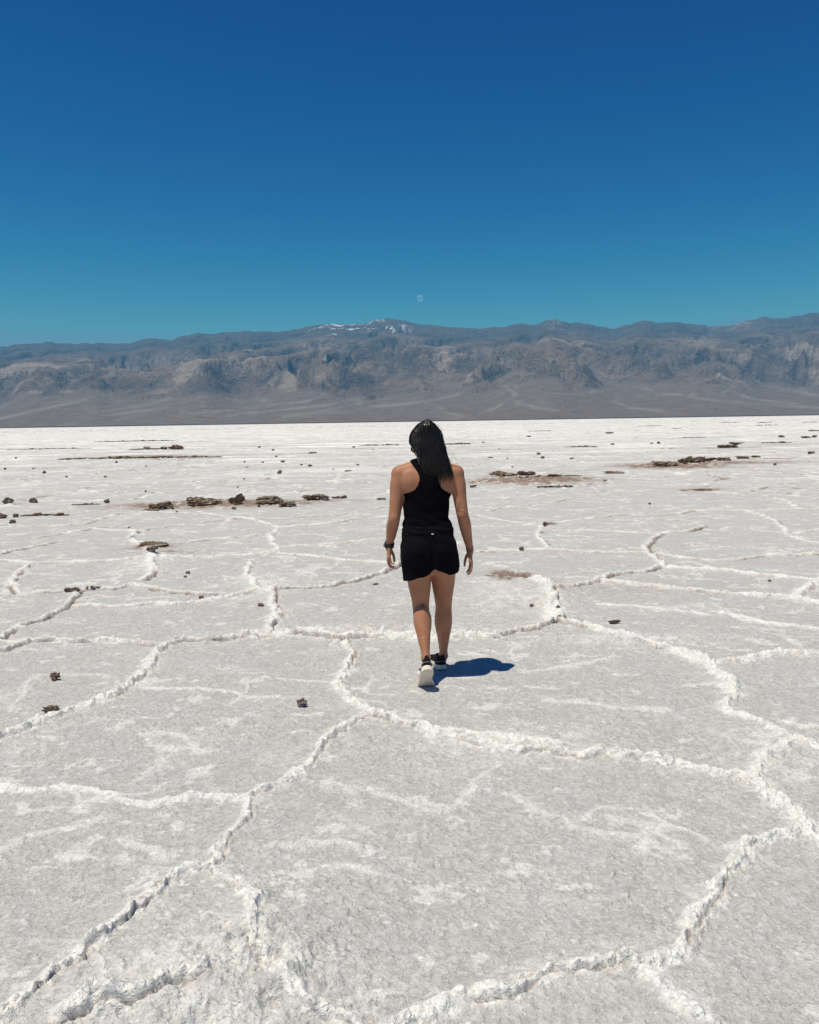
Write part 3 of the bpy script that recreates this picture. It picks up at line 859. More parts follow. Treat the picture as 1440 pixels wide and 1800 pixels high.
    def mesh(self, iso=0.0):
        G = self.G - iso
        s = G < 0
        c = np.zeros(np.array(G.shape) - 1, np.uint8)
        for i in (0, 1):
            for j in (0, 1):
                for k in (0, 1):
                    c += s[i:s.shape[0] - 1 + i, j:s.shape[1] - 1 + j, k:s.shape[2] - 1 + k]
        I = np.argwhere((c > 0) & (c < 8))
        P = np.zeros((len(I), 3)); N = np.zeros(len(I))
        cor = [(i, j, k) for i in (0, 1) for j in (0, 1) for k in (0, 1)]
        val = {q: G[I[:, 0] + q[0], I[:, 1] + q[1], I[:, 2] + q[2]] for q in cor}
        for a in cor:
            for ax in range(3):
                if a[ax] == 0:
                    b = list(a); b[ax] = 1; b = tuple(b)
                    va, vb = val[a], val[b]
                    m = (va < 0) != (vb < 0)
                    t = np.where(m, va / np.where(m, va - vb, 1), 0)
                    for d in range(3):
                        P[:, d] += np.where(m, a[d] + (t if d == ax else 0), 0)
                    N += m
        P = (P / N[:, None] + I) * self.h + self.lo
        vid = np.full(c.shape, -1, np.int64)
        vid[I[:, 0], I[:, 1], I[:, 2]] = np.arange(len(I))
        Fs = []
        for ax in range(3):
            sh = [slice(0, -1) if d == ax else slice(1, -1) for d in range(3)]
            sh2 = [slice(1, None) if d == ax else slice(1, -1) for d in range(3)]
            A = s[tuple(sh)]; B = s[tuple(sh2)]
            E = np.argwhere(A != B)
            ins = A[E[:, 0], E[:, 1], E[:, 2]]
            o = E + np.array([0 if d == ax else 1 for d in range(3)])
            b, cx = [(1, 2), (2, 0), (0, 1)][ax]
            def cell(db, dc):
                q = o.copy(); q[:, b] -= db; q[:, cx] -= dc
                return vid[q[:, 0], q[:, 1], q[:, 2]]
            quad = np.stack([cell(1, 1), cell(0, 1), cell(0, 0), cell(1, 0)], -1)
            quad[~ins] = quad[~ins][:, ::-1]
            Fs.append(quad)
        F = np.vstack(Fs)
        F = F[(F >= 0).all(1)]
        return P, F

def relax(P, F, n=2, lam=.5):
    E = np.vstack([F[:, [0, 1]], F[:, [1, 2]], F[:, [2, 3]], F[:, [3, 0]]])
    for _ in range(n):
        acc = np.zeros_like(P); cnt = np.zeros(len(P))
        for d in range(3):
            acc[:, d] = np.bincount(E[:, 0], P[E[:, 1], d], len(P)) + np.bincount(E[:, 1], P[E[:, 0], d], len(P))
        cnt = np.bincount(E[:, 0], minlength=len(P)) + np.bincount(E[:, 1], minlength=len(P))
        P = P + lam * (acc / np.maximum(cnt, 1)[:, None] - P)
    return P

def poly_sdf(px, pz, poly):
    """signed distance to a closed polygon, negative inside"""
    P = np.array(poly, float); d = None; inside = np.zeros(np.broadcast(px, pz).shape, bool)
    for i in range(len(P)):
        a = P[i]; b = P[(i + 1) % len(P)]; e = b - a
        t = np.clip(((px - a[0]) * e[0] + (pz - a[1]) * e[1]) / (e.dot(e) + 1e-12), 0, 1)
        q = (px - a[0] - t * e[0]) ** 2 + (pz - a[1] - t * e[1]) ** 2
        d = q if d is None else np.minimum(d, q)
        if a[1] != b[1]:
            c = ((a[1] > pz) != (b[1] > pz)) & (px < (b[0] - a[0]) * (pz - a[1]) / (b[1] - a[1]) + a[0])
            inside ^= c
    return np.sqrt(d) * np.where(inside, -1, 1)

def tube(pts, rad, sides=5):
    """one tapered tube along a path"""
    P = np.array(pts, float); n = len(P)
    T = np.gradient(P, axis=0); T /= np.linalg.norm(T, axis=1)[:, None] + 1e-9
    up = np.array([0.3, 1.0, 0.1]); V = []
    for i in range(n):
        s = np.cross(T[i], up); s /= np.linalg.norm(s) + 1e-9; u = np.cross(s, T[i])
        for k in range(sides):
            a = 2 * math.pi * k / sides
            V.append(P[i] + rad[i] * (math.cos(a) * s + math.sin(a) * u))
    F = [(i * sides + k, i * sides + (k + 1) % sides, (i + 1) * sides + (k + 1) % sides, (i + 1) * sides + k) for i in range(n - 1) for k in range(sides)]
    return np.array(V), np.array(F)

def merge(parts):
    V = []; F = []; o = 0
    for v, f in parts:
        V.append(v); F.append(np.asarray(f) + o); o += len(v)
    return np.vstack(V), np.vstack(F)

# ================================================================== the walking woman
ORI = gpt(757, 1188)                       # the ground under her hips
YP = ORI[1]
def J(px, py, dy=0.0):
    """joint from a photograph pixel and a distance in front of (+) or behind (-) the hips, in her own space"""
    return at(px, py, YP + dy) - ORI

def skin_material():
    m, nt, b = new_mat('skin')
    geo = nd(nt, 'ShaderNodeTexCoord').outputs['Object']
    n1 = noise_node(nt, geo, 9, 3, .5); n2 = noise_node(nt, geo, 90, 3, .6)
    c = mixcol(nt, maprange(nt, n1, .35, .65), (.355, .150, .083), (.425, .200, .115))
    c = mixcol(nt, maprange(nt, n2, .55, .75, 0, .25), c, (.31, .125, .072))
    nt.links.new(c, b.inputs['Base Color'])
    b.inputs['Roughness'].default_value = .58
    b.inputs['Specular IOR Level'].default_value = .3
    b.inputs['Subsurface Weight'].default_value = .12
    b.inputs['Subsurface Radius'].default_value = (.012, .005, .003)
    b.inputs['Subsurface Scale'].default_value = 1.0
    bump(nt, b, noise_node(nt, geo, 260, 2, .5), .0006, .5)
    return m

def cloth_material(name, col, scale=700, rough=.85, sheen=.02):
    m, nt, b = new_mat(name)
    geo = nd(nt, 'ShaderNodeTexCoord').outputs['Object']
    n = noise_node(nt, geo, 30, 4, .6)
    nt.links.new(mixcol(nt, n, tuple(c * .75 for c in col), tuple(c * 1.3 for c in col)), b.inputs['Base Color'])
    b.inputs['Roughness'].default_value = rough
    b.inputs['Specular IOR Level'].default_value = .06
    b.inputs['Sheen Weight'].default_value = sheen
    h = bump(nt, b, noise_node(nt, geo, 45, 3, .55), .004, .5)
    bump(nt, b, noise_node(nt, geo, scale, 2, .5), .0007, .6, h)
    return m

def plain(name, col, rough=.5, spec=.5, nscale=60, var=.15):
    m, nt, b = new_mat(name)
    geo = nd(nt, 'ShaderNodeTexCoord').outputs['Object']
    n = noise_node(nt, geo, nscale, 4, .6)
    nt.links.new(mixcol(nt, n, tuple(c * (1 - var) for c in col), tuple(min(1, c * (1 + var)) for c in col)), b.inputs['Base Color'])
    b.inputs['Roughness'].default_value = rough
    b.inputs['Specular IOR Level'].default_value = spec
    return m

def build_person():
    root = bpy.data.objects.new('person', None); COL.objects.link(root)
    root.empty_display_size = .2
    root.location = ORI
    tag(root, 'dark-haired woman in black tank top and shorts walking away across the salt', 'person')
    skin = skin_material()
    # ---------------- joints
    Z = lambda py, dy=0: J(757, py, dy)[2]
    X = lambda px, dy=0: J(px, 1000, dy)[0]
    hipL, hipR = J(735, 968, .0), J(778, 966, .02)
    kneeL, kneeR = J(740, 1068, .02), J(780, 1068, .12)
    ankL, ankR = J(749, 1157, -.20), J(779.5, 1152, .175)
    shL, shR = J(702, 834, .02), J(802, 833, .03)
    elL, elR = J(693, 912, -.03), J(813.5, 906, -.02)
    wrL, wrR = J(684.5, 957, .03), J(826, 964, .04)
    F = Field((-.37, -.36, -.02), (.34, .40, 1.66), .0038)
    # torso sections (pixel row, left px, right px, depth centre, half depth)
    T = []
    for py, l, r, cy, ry in [(1008,722,792,.01,.085),(995,716,796,.01,.100),(975,711,798,.0,.112),(955,711,796,.0,.109),(935,709,797,.005,.104),(918,712,791,.01,.096),
                             (903,713,788,.015,.092),(888,712,790,.02,.094),(872,713,791,.025,.098),(858,712,793,.03,.101),(843,708,796,.03,.098),(830,712,792,.035,.085),(820,722,782,.04,.066),(812,735,770,.045,.05)]:
        z = Z(py); x0 = X(l); x1 = X(r)
        T.append((z, (x0 + x1) / 2, cy, (x1 - x0) / 2, ry))
    F.loft(T, k=.0, p=2.25)
    # shoulders, shoulder blades, buttocks
    nk = J(751, 818, .045)
    for s, sh in ((-1, shL), (1, shR)):
        F.cone(nk + (s * .015, -.005, .006), sh + (s * .004, 0, .010), .052, .043, .03)
        F.ell(sh + (-s * .066, -.050, -.055), (.044, .022, .075), None, .035)
    F.ell(hipL + (.006, -.058, .005), (.074, .066, .080), None, .03)
    F.ell(hipR + (-.014, -.056, .005), (.070, .066, .080), None, .03)
    for s in (-1, 1): F.ell((nk[0] + s * .068, .115, Z(862)), (.058, .045, .055), None, .03)
    # spine hollow
    sp = Field.cone
    # neck
    hd = J(749, 778.5, .085)
    F.cone(nk + (0, .01, -.01), hd + (0, -.02, -.05), .056, .052, .03)
    # head, turned a little left and down
    HR = Matrix.Rotation(R(33), 3, 'Z') @ Matrix.Rotation(R(-30), 3, 'X')
    HRn = np.array(HR)
    H = lambda x, y, z: hd + HRn @ np.array([x, y, z])
    F.ell(H(0, -.012, .030), (.074, .093, .088), HRn, .02)
    F.ell(H(0, .030, -.028), (.056, .062, .082), HRn, .03)
    F.ell(H(0, .052, -.092), (.026, .024, .020), HRn, .03)             # chin
    F.cone(H(0, .090, -.002), H(0, .110, -.040), .009, .0135, .012)      # nose
    for s in (-1, 1):
        F.ell(H(s * .034, .072, -.032), (.024, .020, .020), HRn, .02)    # cheek
        F.ell(H(s * .032, .088, .004), (.014, .010, .011), HRn, .006, op='s')
        F.ell(H(s * .032, .078, .004), (.0125, .0125, .0125), HRn, .002)  # eye
        F.ell(H(s * .073, -.006, -.010), (.010, .020, .030), HRn, .008)  # ear
    F.ell(H(0, .088, -.064), (.022, .010, .0055), HRn, .006); F.ell(H(0, .085, -.075), (.019, .010, .006), HRn, .006)
    # arms
    def mid(a, b, t): return a + (b - a) * t
    for s, sh, el, wr in ((-1, shL, elL, wrL), (1, shR, elR, wrR)):
        F.chain([sh + (-s * .002, 0, .0), mid(sh, el, .22) + (s * .004, 0, 0), mid(sh, el, .55), el, mid(el, wr, .25) + (s * .002, .004, 0), mid(el, wr, .6), mid(el, wr, .9), wr],
                [.046, .0475, .0430, .0375, .0392, .0325, .0245, .0232], .022, n=26)
        F.ell(el + (-s * .002, -.020, .004), (.018, .018, .024), None, .022)
    # hands: palm, four unequal fingers and a thumb
    def finger(pts, r0, r1):
        q = [J(*p) for p in pts]
        F.chain(q, list(np.linspace(r0, r1, len(q))), .006, .02)
    # left
    F.cone(wrL, J(684, 963, .035), .0215, .022, .012); 
    for dy in (-.008, .018, .042): F.cone(J(684.5, 964, .02 + dy * .8), J(683.5, 981, dy), .0145, .0125, .014, .02)
    finger([(682.5,980,.050),(682.0,987,.058),(684.5,993.5,.060),(690,996.5,.056)], .0088, .0066)
    finger([(683,981,.030),(682.8,989,.036),(685.5,996,.036),(691.5,998.5,.032)], .0090, .0066)
    finger([(683.8,981,.010),(684.3,989,.012),(687.5,995,.010),(693,996,.006)], .0086, .0064)
    finger([(685,979,-.010),(686.5,986,-.012),(689.5,990.5,-.014),(693.5,991.5,-.016)], .0078, .0058)
    finger([(687,967,.050),(691,974,.066),(692.8,981,.074),(693,987.5,.076)], .0110, .0074)
    # right
    F.cone(wrR, J(826.3, 970, .035), .0215, .022, .012)
    for dy in (-.008, .018, .042): F.cone(J(826.3, 971, .02 + dy * .8), J(827.3, 987, dy), .0145, .0125, .014, .02)
    finger([(827,986,.050),(826.5,994,.058),(824.5,1001,.060),(821,1006,.054)], .0088, .0066)
    finger([(828,987,.030),(828.3,996,.036),(826.6,1004,.034),(822.8,1010,.028)], .0090, .0066)
    finger([(828.8,987,.010),(829.4,996,.012),(828,1004,.010),(824.8,1009,.004)], .0086, .0064)
    finger([(829,985,-.010),(830,992,-.014),(829.4,998.5,-.016),(827,1003,-.020)], .0078, .0058)
    finger([(823,973,.050),(819,981,.062),(817.3,988,.068),(816.8,994.5,.070)], .0110, .0074)
    # legs
    for s, hp, kn, an in ((-1, hipL, kneeL, ankL), (1, hipR, kneeR, ankR)):
        back = np.array([0, -1, 0]) if s > 0 else np.array([0, -.9, .42])
        F.chain([hp, mid(hp, kn, .30) + (s * .004, 0, 0), mid(hp, kn, .68), kn + (0, .004, 0), mid(kn, an, .28) + back * .010, mid(kn, an, .58) + back * .006, mid(kn, an, .86), an],
                [.083, .080, .066, .0535, .0555, .0425, .0285, .0260], .03, n=30)
        F.ell(mid(hp, kn, .45) + (0, .022, 0), (.062, .052, .14), None, .04)
        F.ell(mid(kn, an, .27) + back * .016 + (-s * .006, 0, 0), (.044, .040, .095), None, .03)
        # achilles tendon
        F.cone(mid(kn, an, .66) + back * .022, an + back * .030 + (0, 0, -.02), .014, .0100, .022)
        for q in (-1, 1): F.ell(an + (q * .018, .004, -.006), (.010, .013, .015), None, .02)
    # feet inside the shoes
    F.cone(ankL, ankL + (.004, .050, -.060), .025, .020, .01); F.cone(ankR, ankR + (0, .06, -.040), .028, .026, .01)
    P, Fc = F.mesh()
    body = mesh_obj('body', relax(P, Fc, 3, .45), Fc, skin, root)
    # small tattoo of three dashes above the right elbow
    ink = plain('tattoo_ink', (.03, .025, .035), .6, .2)
    parts = []
    def backface(x, z, off=.0006):
        i = int(round((x - F.lo[0]) / F.h)); k = int(round((z - F.lo[2]) / F.h))
        col = F.G[i, :, k]; j = int(np.argmax(col < 0))
        if j == 0: return None
        t = col[j - 1] / (col[j - 1] - col[j])
        return F.lo[1] + (j - 1 + t) * F.h - off
    for i, px in enumerate((807.5, 811.0, 814.5)):
        a = J(px, 897.3 + .3 * i, 0); y = backface(a[0], a[2])
        if y is None: continue
        wv = .0032; hv = .0015
        v = [(a[0] + sx * wv, y + .0015 * sy - .0004, a[2] + sz * hv + sx * .0006) for sx in (-1, 1) for sy in (-1, 1) for sz in (-1, 1)]
        parts.append((np.array(v), np.array([(0,1,3,2),(4,6,7,5),(0,4,5,1),(2,3,7,6),(0,2,6,4),(1,5,7,3)])))
    if parts: mesh_obj('tattoo', *merge(parts), ink, body, smooth=False)
    # ---------------- tank top
    black = cloth_material('black_knit', (.0032, .0028, .0048), 700, .9, 0)
    C = Field((-.26, -.20, Z(945)), (.26, .24, Z(796)), .0040)
    C.loft(T, k=0, p=2.25, grow=.006)
    for s, sh in ((-1, shL), (1, shR)):
        C.cone(nk + (s * .015, -.005, .006), sh + (s * .004, 0, .010), .058, .049, .03)
        C.ell(sh + (-s * .066, -.050, -.055), (.050, .028, .081), None, .035)
    for s in (-1, 1): C.ell((nk[0] + s * .068, .115, Z(862)), (.064, .052, .061), None, .03)
    bodyG = F
    px_ = lambda x, z: None
    def pp(pts): return [(J(a, b, 0)[0], J(a, b, 0)[2]) for a, b in pts]
    armL = pp([(640,790),(716,796),(722,812),(731,824),(736,834),(737,843),(735,852),(729,859),(720,864.5),(711,867.5),(700,870),(640,900)])
    armR = pp([(880,790),(800,800),(788,815),(776,826),(771,836),(770.5,845),(774,854),(781,861),(789,866),(795,868.5),(806,871),(880,900)])
    for poly in (armL, armR):
        C.put(lambda x, y, z, poly=poly: poly_sdf(x, z, poly) + 0 * y, (-.4, -.3, .5), (.4, .4, 1.7), 0, 's')
    # neckline scoop and hem
    def neck(x, y, z): return np.sqrt((x - nk[0]) ** 2 + ((y - .075) / 1.1) ** 2 + ((z - Z(803)) / .85) ** 2) - .066
    C.put(neck, (-.4, -.3, .5), (.4, .4, 1.7), 0, 's')
    def hemt(x, y, z): return Z(936) + .004 * np.sin(x * 40) - z + 0 * y
    C.put(hemt, (-.4, -.4, .4), (.4, .4, 1.7), 0, 'i')
    def wr(x, y, z): return (.0025 * np.sin(z * 95 + 14 * x + 3 * np.sin(x * 19)) * np.clip((Z(895) - z) / .06, 0, 1)
                             + .0012 * np.sin(z * 60 - 40 * np.abs(x - nk[0]) + 1)) + 0 * y
    C.put(wr, (-.4, -.4, .4), (.4, .4, 1.7), 0, '+')
    P, Fc = C.mesh()
    mesh_obj('tank_top', relax(P, Fc, 1, .4), Fc, black, root)
    # ---------------- shorts
    black2 = cloth_material('black_woven', (.0040, .0036, .0062), 400, .85, .01)
    S = Field((-.26, -.23, Z(1026)), (.26, .22, Z(915)), .0042)
    Ts = []
    for py, l, r, cy, ry in [(1012,708,804,.005,.128),(1000,706,809,.005,.130),(980,704.5,807,.0,.130),(960,705,804,.0,.126),(945,707,799.5,.0,.120),(932,709,797.5,.005,.112),(919,711,793.5,.01,.103)]:
        z = Z(py); x0 = X(l); x1 = X(r)
        Ts.append((z, (x0 + x1) / 2, cy, (x1 - x0) / 2, ry))
    low = [(Z(1032), X(757.5), .005, (X(810) - X(707)) / 2, .124)]
    S.loft(Ts + low, k=0, p=2.6)
    S.ell(hipL + (.002, -.064, .003), (.092, .080, .092), None, .03)
    S.ell(hipR + (-.014, -.060, .003), (.080, .080, .092), None, .03)
    hem = pp([(680,905),(830,905),(826,990),(811,993),(808,999),(803,1003.5),(796,1005.5),(788,1005),(779,1002.5),(770,998.5),(764,995),(760,998),(753,1004),(744,1009),(730,1014),(711,1018),(690,1020)])
    S.put(lambda x, y, z: poly_sdf(x, z, hem) + 0 * y, (-.4, -.4, .4), (.4, .4, 1.7), 0, 'i')
    S.put(lambda x, y, z: z - Z(921.5) + 0 * x + 0 * y, (-.4, -.4, .4), (.4, .4, 1.7), 0, 'i')
    def fold(x, y, z):
        lowf = np.clip((Z(945) - z) / .14, 0, 1)
        th = np.arctan2(y, np.where(x < .01, x + .075, x - .085))
        return (.0026 * np.sin(th * 4 + 9 * z + 2) + .0016 * np.sin(th * 9 - 14 * z)) * lowf + .0018 * np.sin(z * 85 + 30 * x) * (1 - lowf)
    S.put(fold, (-.4, -.4, .4), (.4, .4, 1.7), 0, '+')
    # hollow from below so that the thighs come out of open hems, with the crotch seam between
    inner = [(z, cx, cy, rx - .012, ry - .012) for z, cx, cy, rx, ry in Ts + low if z < Z(975)]
    I_ = Field(S.lo, S.lo + (S.n - 1) * S.h, S.h)
    I_.loft(inner, k=0, p=2.6, m=.2)
    seam = X(763)
    I_.put(lambda x, y, z: .012 - np.abs(x - seam) + 0 * y + .35 * np.clip(Z(996) - z, 0, 1) * 0 - np.clip((Z(997) - z) * 4, 0, 1), (-1, -1, 0), (1, 1, 2), 0, 'i')
    S.G = np.maximum(S.G, -I_.G[:S.G.shape[0], :S.G.shape[1], :S.G.shape[2]])
    P, Fc = S.mesh()
    shorts = mesh_obj('shorts', relax(P, Fc, 1, .4), Fc, black2, root)
    # waistband, slightly rolled, with its small reflective mark
    W = Field((-.26, -.20, Z(945)), (.26, .22, Z(912)), .0036)
    W.loft(Ts, k=0, p=2.5, grow=.0035)
    def band(x, y, z):
        c = Z(929) + .010 * np.clip(x / .15, -1, 1)
        return np.abs(z - c) - .0225 - .002 * np.sin(x * 55) + 0 * y
    W.put(band, (-.4, -.4, .4), (.4, .4, 1.7), 0, 'i')
    def wf(x, y, z): return .0015 * np.sin(z * 210 + 18 * x) + .0010 * np.sin(x * 70 + 90 * z) + 0 * y
    W.put(wf, (-.4, -.4, .4), (.4, .4, 1.7), 0, '+')
    P, Fc = W.mesh()
    wb = mesh_obj('waistband', relax(P, Fc, 1, .4), Fc, black2, shorts)
    a = J(759.5, 934.5, 0)
    i = int(round((a[0] - W.lo[0]) / W.h)); k = int(round((a[2] - W.lo[2]) / W.h)); j = int(np.argmax(W.G[i, :, k] < 0))
    y = W.lo[1] + (j - 1) * W.h
    silver = plain('reflective_print', (.75, .76, .80), .3, .6)
    v = [(a[0] + sx * .0075, y + .003 * sy - .001, a[2] + sz * .0028) for sx in (-1, 1) for sy in (-1, 1) for sz in (-1, 1)]
    mesh_obj('reflective_mark', v, [(0,1,3,2),(4,6,7,5),(0,4,5,1),(2,3,7,6),(0,2,6,4),(1,5,7,3)], silver, shorts, smooth=False)
    # ---------------- hair
    hm, nt, b = new_mat('dark_hair')
    geo = nd(nt, 'ShaderNodeTexCoord').outputs['Object']
    mp = nd(nt, 'ShaderNodeMapping'); mp.inputs['Scale'].default_value = (260, 260, 22)
    nt.links.new(geo, mp.inputs[0])
    nz = noise_node(nt, mp.outputs[0], .45, 4, .7)
    nt.links.new(mixcol(nt, maprange(nt, nz, .35, .7), (.0035, .0028, .0034), (.026, .0165, .012)), b.inputs['Base Color'])
    b.inputs['Roughness'].default_value = .33
    b.inputs['Specular IOR Level'].default_value = .42
    Hf = Field((-.22, -.22, Z(860)), (.22, .24, Z(728)), .0040)
    Hf.ell(H(0, -.022, .032), (.086, .098, .097), HRn, .02)
    Hf.ell(J(752, 752, .045), (.050, .055, .040), None, .03)
    Hf.ell(J(751.5, 742.5, .045), (.017, .02, .020), None, .02)
    cols = [(758, 730, 774), (766, 726, 776), (775, 725, 778), (790, 729, 782), (805, 735.5, 786), (820, 741, 791), (830, 748, 793)]
    L = []
    for (py, l, r), cy, ry in zip(cols, (.04,.045,.035,.012,-.012,-.030,-.040), (.040,.058,.073,.070,.052,.040,.028)):
        L.append((Z(py), (X(l) + X(r)) / 2, cy, (X(r) - X(l)) / 2, ry))
    Hf.loft(L, k=.035, p=2.3)
    # the face stays free
    for q in (-1, 1):
        Hf.ell(H(q * .062, .015, .030), (.022, .050, .048), HRn, .02)
    Hf.ell(H(0, .118, -.048), (.078, .066, .088), HRn, op='s')
    Hf.put(lambda x, y, z: .004 * np.sin(x * 150 + 2.5 * np.sin(z * 11) + 9 * z) * np.clip((Z(775) - z) / .12, .1, 1) + .0015 * np.sin(x * 330 + z * 15) + 0 * y, (-1,-1,0), (1,1,2), 0, '+')
    P, Fc = Hf.mesh()
    tubes = []
    def hsurf(x, z):
        fi = (x - Hf.lo[0]) / Hf.h; fk = (z - Hf.lo[2]) / Hf.h
        i = int(fi); k = int(fk)
        if not (0 <= i < Hf.n[0] - 1 and 0 <= k < Hf.n[2] - 1): return None
        u, v = fi - i, fk - k
        col = (Hf.G[i, :, k] * (1 - u) + Hf.G[i + 1, :, k] * u) * (1 - v) + (Hf.G[i, :, k + 1] * (1 - u) + Hf.G[i + 1, :, k + 1] * u) * v
        ins = col < 0
        if not ins.any(): return None
        j = int(np.argmax(ins))
        if j == 0: return None
        return Hf.lo[1] + (j - 1 + col[j - 1] / (col[j - 1] - col[j])) * Hf.h
    r_ = np.random.default_rng(5)
    lefts = np.array([(737,748),(745,735),(755,726),(765,721),(778,720.5),(786,726),(795,734),(806,739),(820,741),(832,746),(850,756)], float)
    rights = np.array([(737,754),(745,766),(760,775),(775,778),(790,782),(805,786),(820,791),(832,795),(850,798)], float)
    M = 18
    for n in range(1500):
        uu = r_.uniform(.0, 1.0) if n % 5 else r_.choice([r_.uniform(0, .06), r_.uniform(.94, 1)])
        y0 = r_.uniform(742, 795) if n % 3 else r_.uniform(739, 752)
        y1 = min(y0 + r_.uniform(30, 85), r_.uniform(822, 842) + 10 * uu * r_.uniform(0, 1))
        ys = np.linspace(y0, y1, M); drift = r_.normal(.03, .07); amp = r_.normal(0, .8); ph = r_.uniform(0, 6); fr = r_.uniform(.15, .4)
        xs = np.array([np.interp(py, lefts[:, 0], lefts[:, 1]) + (np.interp(py, rights[:, 0], rights[:, 1]) - np.interp(py, lefts[:, 0], lefts[:, 1])) * np.clip(uu + drift * q / (M - 1), -.03, 1.04) + amp * math.sin(q * fr + ph) for q, py in enumerate(ys)])
        Q3 = np.array([J(a, b, 0) for a, b in zip(xs, ys)])
        sy = np.array([np.nan if hsurf(p[0], p[2]) is None else hsurf(p[0], p[2]) for p in Q3])
        if np.isnan(sy).all(): continue
        g_ = ~np.isnan(sy); sy = np.interp(np.arange(M), np.arange(M)[g_], sy[g_])
        for _ in range(7): sy[1:-1] = (sy[:-2] + 2 * sy[1:-1] + sy[2:]) / 4
        Q3[:, 1] = sy + r_.uniform(-.004, .0005)
        rad = np.interp(np.arange(M), [0, 3, M - 5, M - 1], [.0004, .0012, .0011, .0003]) * r_.uniform(.6, 1.3)
        tubes.append(tube(Q3, rad, 4))
    # loose tips over the right shoulder blade
    for n in range(26):
        x0 = r_.uniform(772, 795); x1 = x0 + r_.uniform(-4, 5)
        y0 = r_.uniform(822, 834); y1 = y0 + r_.uniform(10, 24)
        pts = [J(x0 + (x1 - x0) * t + 1.2 * math.sin(3 * t + n), y0 + (y1 - y0) * t, -.078 + .012 * t + .004 * math.sin(n)) for t in np.linspace(0, 1, 7)]
        tubes.append(tube(pts, np.interp(np.arange(7), [0, 2, 6], [.0003, .0016, .0003]), 4))
    # wisps lifted by the wind
    for wpts in ([(777,783),(786,790),(795,797),(801,804),(803,810)], [(778,788),(788,797),(797,803),(803,808)], [(778,786),(784,794),(786,803),(785,811)], [(779,790),(786,798),(788,808)],
                 [(785,812),(793,818),(803,820),(812,819)], [(786,815),(792,819),(800,821)], [(770,749),(776,753),(777,760)], [(766,745),(773,748),(778,756)], [(776,779),(784,786),(792,790),(799,798)],
                 [(750,739),(755,735),(757,738)], [(752,740),(749,735),(746,737)], [(753,739),(758,737),(760,742)], [(727,757),(724,765),(724.5,772)], [(780,800),(789,806),(795,812)]):
        q = np.array(wpts, float); t = np.linspace(0, len(q) - 1, 14)
        xs = np.interp(t, np.arange(len(q)), q[:, 0]); ys = np.interp(t, np.arange(len(q)), q[:, 1])
        xs[1:-1] = (xs[:-2] + xs[1:-1] + xs[2:]) / 3; ys[1:-1] = (ys[:-2] + ys[1:-1] + ys[2:]) / 3
        pts = [J(a, b, -.02 + .03 * k / 13) for k, (a, b) in enumerate(zip(xs, ys))]
        tubes.append(tube(pts, np.linspace(.0008, .0004, 14), 4))
    mesh_obj('hair', *merge([(relax(P, Fc, 1, .3), Fc)] + tubes), hm, root)
    # ---------------- sunglasses
    g = Field((-.16, -.1, hd[2] - .09), (.14, .26, hd[2] + .10), .0032)
    for s in (-1, 1):
        g.ell(H(s * .034, .099, .004), (.031, .006, .024), HRn @ np.array(Matrix.Rotation(R(-9 * s), 3, 'Z')), .002)
        g.cone(H(s * .062, .088, .010), H(s * .082, .010, .008), .0042, .0036, .004)
        g.cone(H(s * .082, .010, .008), H(s * .082, -.015, -.012), .0036, .003, .004)
    g.cone(H(-.010, .106, .010), H(.010, .106, .010), .003, .003, .004)
    P, Fc = g.mesh()
    mesh_obj('sunglasses', P, Fc, plain('black_acetate', (.012, .012, .014), .18, .6), root)
    # ---------------- watch on the left wrist
    wc = J(684.3, 957.5, .031); ax = (wrL - elL) / np.linalg.norm(wrL - elL)
    e1 = np.cross(ax, (0, 1, 0)); e1 /= np.linalg.norm(e1); e2 = np.cross(ax, e1)
    V = []; Fq = []
    N = 40; prof = [(-.0175, .0250), (-.0185, .0290), (-.0140, .0325), (.0140, .0325), (.0185, .0290), (.0175, .0250)]
    for i in range(N):
        a = 2 * math.pi * i / N
        for h, r in prof: V.append(wc + ax * h + (math.cos(a) * e1 + math.sin(a) * e2) * r)
    m_ = len(prof)
    for i in range(N):
        for k in range(m_): Fq.append((i * m_ + k, i * m_ + (k + 1) % m_, ((i + 1) % N) * m_ + (k + 1) % m_, ((i + 1) % N) * m_ + k))
    watch = mesh_obj('watch', V, Fq, plain('black_rubber', (.012, .012, .014), .55, .4), root)
    cs = Field(wc - .06, wc + .06, .0022)
    sd = -e1 if (-e1)[0] < 0 else e1            # case towards the outside of the wrist
    RM = np.stack([sd, np.cross(ax, sd), ax], 1)
    cs.ell(wc + sd * .034 - np.array([0, .004, 0]), (.0080, .0190, .0215), RM, 0)
    P, Fc = cs.mesh()
    mesh_obj('watch_case', P, Fc, plain('pale_metal', (.55, .54, .52), .3, .7), watch)
    # ---------------- running shoes
    knit = cloth_material('black_shoe_knit', (.012, .0115, .013), 500, .8, .02)
    foam = plain('cream_foam', (.70, .63, .53), .7, .2, 45, .10)
    foam_dark = plain('tread_rubber', (.50, .47, .42), .75, .2, 80, .15)
    stripe = plain('grey_piping', (.42, .42, .42), .6, .3)
    out_y = np.array([-.0125, -.009, .0, .011, .026, .07, .11, .16, .19, .22, .245, .262])
    wl_ = np.array([.001, .0155, .0265, .0335, .0365, .0355, .0355, .046, .050, .048, .035, .006])
    cxs = np.array([0, 0, 0, 0, 0, .004, .007, .004, .002, -.001, -.003, -.004])
